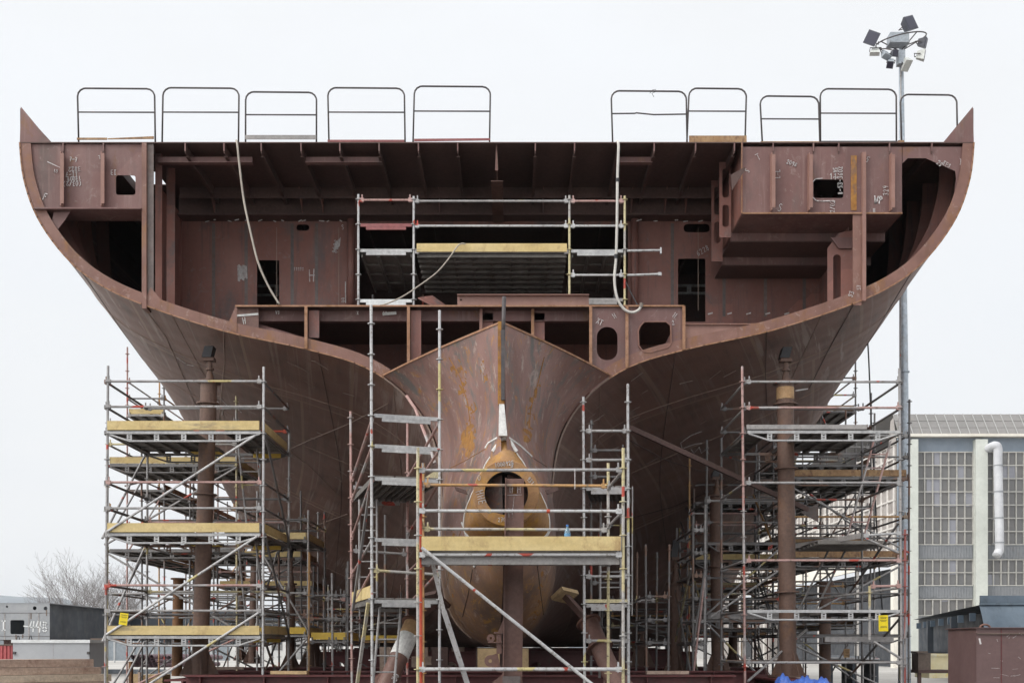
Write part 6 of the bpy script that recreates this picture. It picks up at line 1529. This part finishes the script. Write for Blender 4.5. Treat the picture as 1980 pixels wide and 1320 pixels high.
while x < PX(23, 44): mb.box(x, x+.07, 43.96, 43.999, .1, PZ(1248, 44)); x += .14
mb.build('body', M['red_box'], t); MB().box(PX(-121, 44), PX(24.5, 44), 43.94, 46.45, PZ(1247, 44)+.002, PZ(1245, 44)).build('top_rail', M['brown_plate'], t)
o = MB().box(PX(175, 46), PX(200, 46), 46, 46.1, .02, PZ(1233, 46)).box(PX(175, 46)+.05, PX(177, 46)+.05, 46.101, 46.8, .02, PZ(1240, 46)).build('steel_plate', M['brown_plate']); tag(o, 'upright brown steel plate between the grey box and the scaffold', 'steel plate')
# timber stack, each beam its own thing
TG = 'timber beams stacked in the bottom left corner'
beams = [((-60, 1285, 24.5), (109, 1273, 29.5), .19, 'timber', 'topmost timber beam of the corner stack, shortest'),
         ((-60, 1299, 24.5), (118, 1283, 29.6), .17, 'timber', 'second timber beam from the top of the corner stack'),
         ((-60, 1313, 24.4), (132, 1292, 29.5), .17, 'timber_grey', 'pale third timber beam from the top, splintered end'),
         ((-60, 1328, 24.4), (128, 1304, 29.2), .16, 'timber', 'fourth timber beam from the top of the corner stack'),
         ((-60, 1342, 24.3), (126, 1314, 29.0), .16, 'timber', 'dark lowest visible timber beam of the corner stack')]
zcur = PZ(1273, 28)
for i, (a, b, th, m, lab) in enumerate(beams):
    z = zcur-th/2
    yb_ = 28.4-i*.1; ya_ = 26.0-i*.13; pa = Vector((PX(-150, ya_), ya_, z)); pb = Vector((PX([166, 178, 199, 194, 203][i], yb_), yb_, z))
    o = MB().bar(pa, pb, 1.2 if i else 1.0, th-.01).build('timber_beam', M[m]); tag(o, lab, 'timber beam', TG); zcur -= th
o = MB().box(-12.9, -11.2, 26.2, 27.0, 0, zcur-.005).build('timber_support', M['timber']); tag(o, 'heavy timber sleeper carrying the corner timber stack', 'timber beam')
# pipe stack
YPp = 75.0
for i, (px, py) in enumerate(((256, 1283), (265, 1283), (274, 1283), (283, 1284), (292, 1284), (301, 1284), (260, 1275), (269, 1276), (288, 1276), (297, 1276), (257, 1268), (266, 1267), (275, 1267), (293, 1268), (318, 1268), (327, 1270))):
    p = P(px, py, YPp); p.z -= .05
    dv = Vector((.35, .94, 0))*random.uniform(5, 7)
    mb = MB().tube(p, p+dv, .15, 12, caps=False).tube(p, p+dv, .125, 12, caps=False)
    o = mb.build('steel_pipe', M['pipe_purple'], smooth=True); tag(o, 'purplish open steel pipe in the stack seen through the left scaffold', 'pipe', 'stacked purple steel pipes')
o = MB().box(PX(205, 70), PX(340, 70), 70, 70.6, 0.01, PZ(1289, 72)-.1).build('pallet_base', M['fence']); tag(o, 'low grey bearer slab in front of the pipe stack', 'slab')
t = thing('wooden_crate', 'pale open wooden crate at the foot of the front left scaffold', 'crate', (PX(268, 33), 33, 0))
MB().box(PX(250, 33), PX(270, 33), 33, 33.05, .3, PZ(1302, 33)).box(PX(271, 33), PX(310, 33), 33.2, 34, .3, PZ(1304, 33)).build('side_boards', M['wood_light'], t); MB().box(PX(268, 33), PX(272, 33), 32.95, 33.1, .01, PZ(1299, 33)).build('corner_post', M['timber'], t)
o = MB().tube(P(253, 1330, 30), P(253, 1278, 30), .06, 8).build('timber_stake', M['column_orange']); tag(o, 'upright rusty stake left of the pale wooden crate', 'stake')
# far sheds and fence seen below the hull
for lab, x0, x1, Y, hgt, m in (('long pale shed far behind seen through the left scaffold', -52, -28, 150, 3.6, 'shed'), ('long pale shed far behind beneath the ship keel', -22, 8, 165, 3.4, 'shed'), ('far shed with reddish roof beyond the left bilge', -34, -24, 190, 7, 'shedroof'), ('pale shed far behind beneath the right bilge', 12, 30, 160, 5.0, 'shed')):
    t = thing('storage_shed', lab, 'shed', ((x0+x1)/2, Y, 0), 'far sheds across the yard')
    MB().box(x0, x1, Y, Y+8, 0, hgt).build('wall', M[m if m == 'shed' else 'shed'], t); MB().box(x0-.3, x1+.3, Y-.3, Y+8.3, hgt+.01, hgt+.35+(1.2 if m != 'shed' else 0)).build('roof', M['shedroof'], t)
    for i in range(int((x1-x0)/4)): MB().box(x0+1+i*4, x0+2.4+i*4, Y-.05, Y-.002, 1.2, 2.6).build('window', M['panes'], t)
mb = MB(); x = -75
while x < -30: mb.box(x, x+.08, 120, 120.05, 0, 2.6); mb.box(x+.09, x+1.9, 120.06, 120.08, .2, 2.4); x += 2
tag(mb.build('yard_fence', M['fence']), 'grey panel fence behind the pipe stack at the left', 'fence')
# bare trees
def tree(label, x, Y, H_, spread, seed, stems=4):
    random.seed(seed); t = thing('bare_tree', label, 'tree', (x, Y, 0), 'bare winter trees at the left')
    tr = MB(); crn = MB(); cnt = [0]
    def grow(p, d_, L, r, lev, mbx):
        n_ = 3; pts = [p]; dd = d_.copy()
        for i in range(n_):
            dd = (dd+Vector((random.uniform(-.2, .2), random.uniform(-.2, .2), random.uniform(-.06, .10)))).normalized(); pts.append(pts[-1]+dd*L/n_)
        mbx.path(pts, r, 5 if lev < 3 else 3, max(r*.55, .017), caps=False)
        if lev >= 7 or L < .6: return
        nb = 3 if lev < 5 else 2
        for i in range(nb):
            f = random.uniform(.35, 1) if i else 1.0
            q = pts[min(n_, int(f*n_))]; a = random.uniform(0, 6.28); sp = random.uniform(.45, 1.0) if i else random.uniform(.1, .3)
            e = (dd+Vector((math.cos(a), math.sin(a), random.uniform(-.1, .3)))*sp).normalized()
            grow(q, e, L*random.uniform(.62, .82), max(r*.6, .018), lev+1, crn)
    for s_ in range(stems):
        a = 6.28*s_/stems+random.random(); grow(Vector((x+.3*math.cos(a), Y+.3*math.sin(a), 0)), Vector((math.cos(a)*spread, math.sin(a)*spread, 1)).normalized(), H_*.36, .2, 1, tr)
    tr.build('trunk', M['bark'], t); crn.build('crown', M['bark'], t)
tree('wide many-stemmed bare tree above the grey ship block', PX(158, 260), 260, 21.5, .5, 4, 6)
tree('bare tree half hidden behind the front left scaffold posts', PX(225, 270), 270, 21, .45, 9, 5)
tree('slim faint bare tree left of the wide one', PX(72, 400), 400, 21, .1, 12, 2)
tree('small bare tree low behind the left scaffold', PX(275, 280), 280, 13, .4, 15, 4)

# ------------------------------------------------------------------ air
hz = MB().box(-3300, 3300, -310, 3300, -1, 150).build('haze', M['black'], origin=(0, 0, 0)); hz['kind'] = 'stuff'
hm = bpy.data.materials.new('hazy_air'); hm.use_nodes = True; hn = hm.node_tree
for n_ in list(hn.nodes): hn.nodes.remove(n_)
ho_ = hn.nodes.new('ShaderNodeOutputMaterial'); hv = hn.nodes.new('ShaderNodeVolumePrincipled')
hv.inputs['Color'].default_value = (.92, .95, 1, 1); hv.inputs['Density'].default_value = .00013
hn.links.new(hv.outputs[0], ho_.inputs['Volume']); hz.data.materials[0] = hm
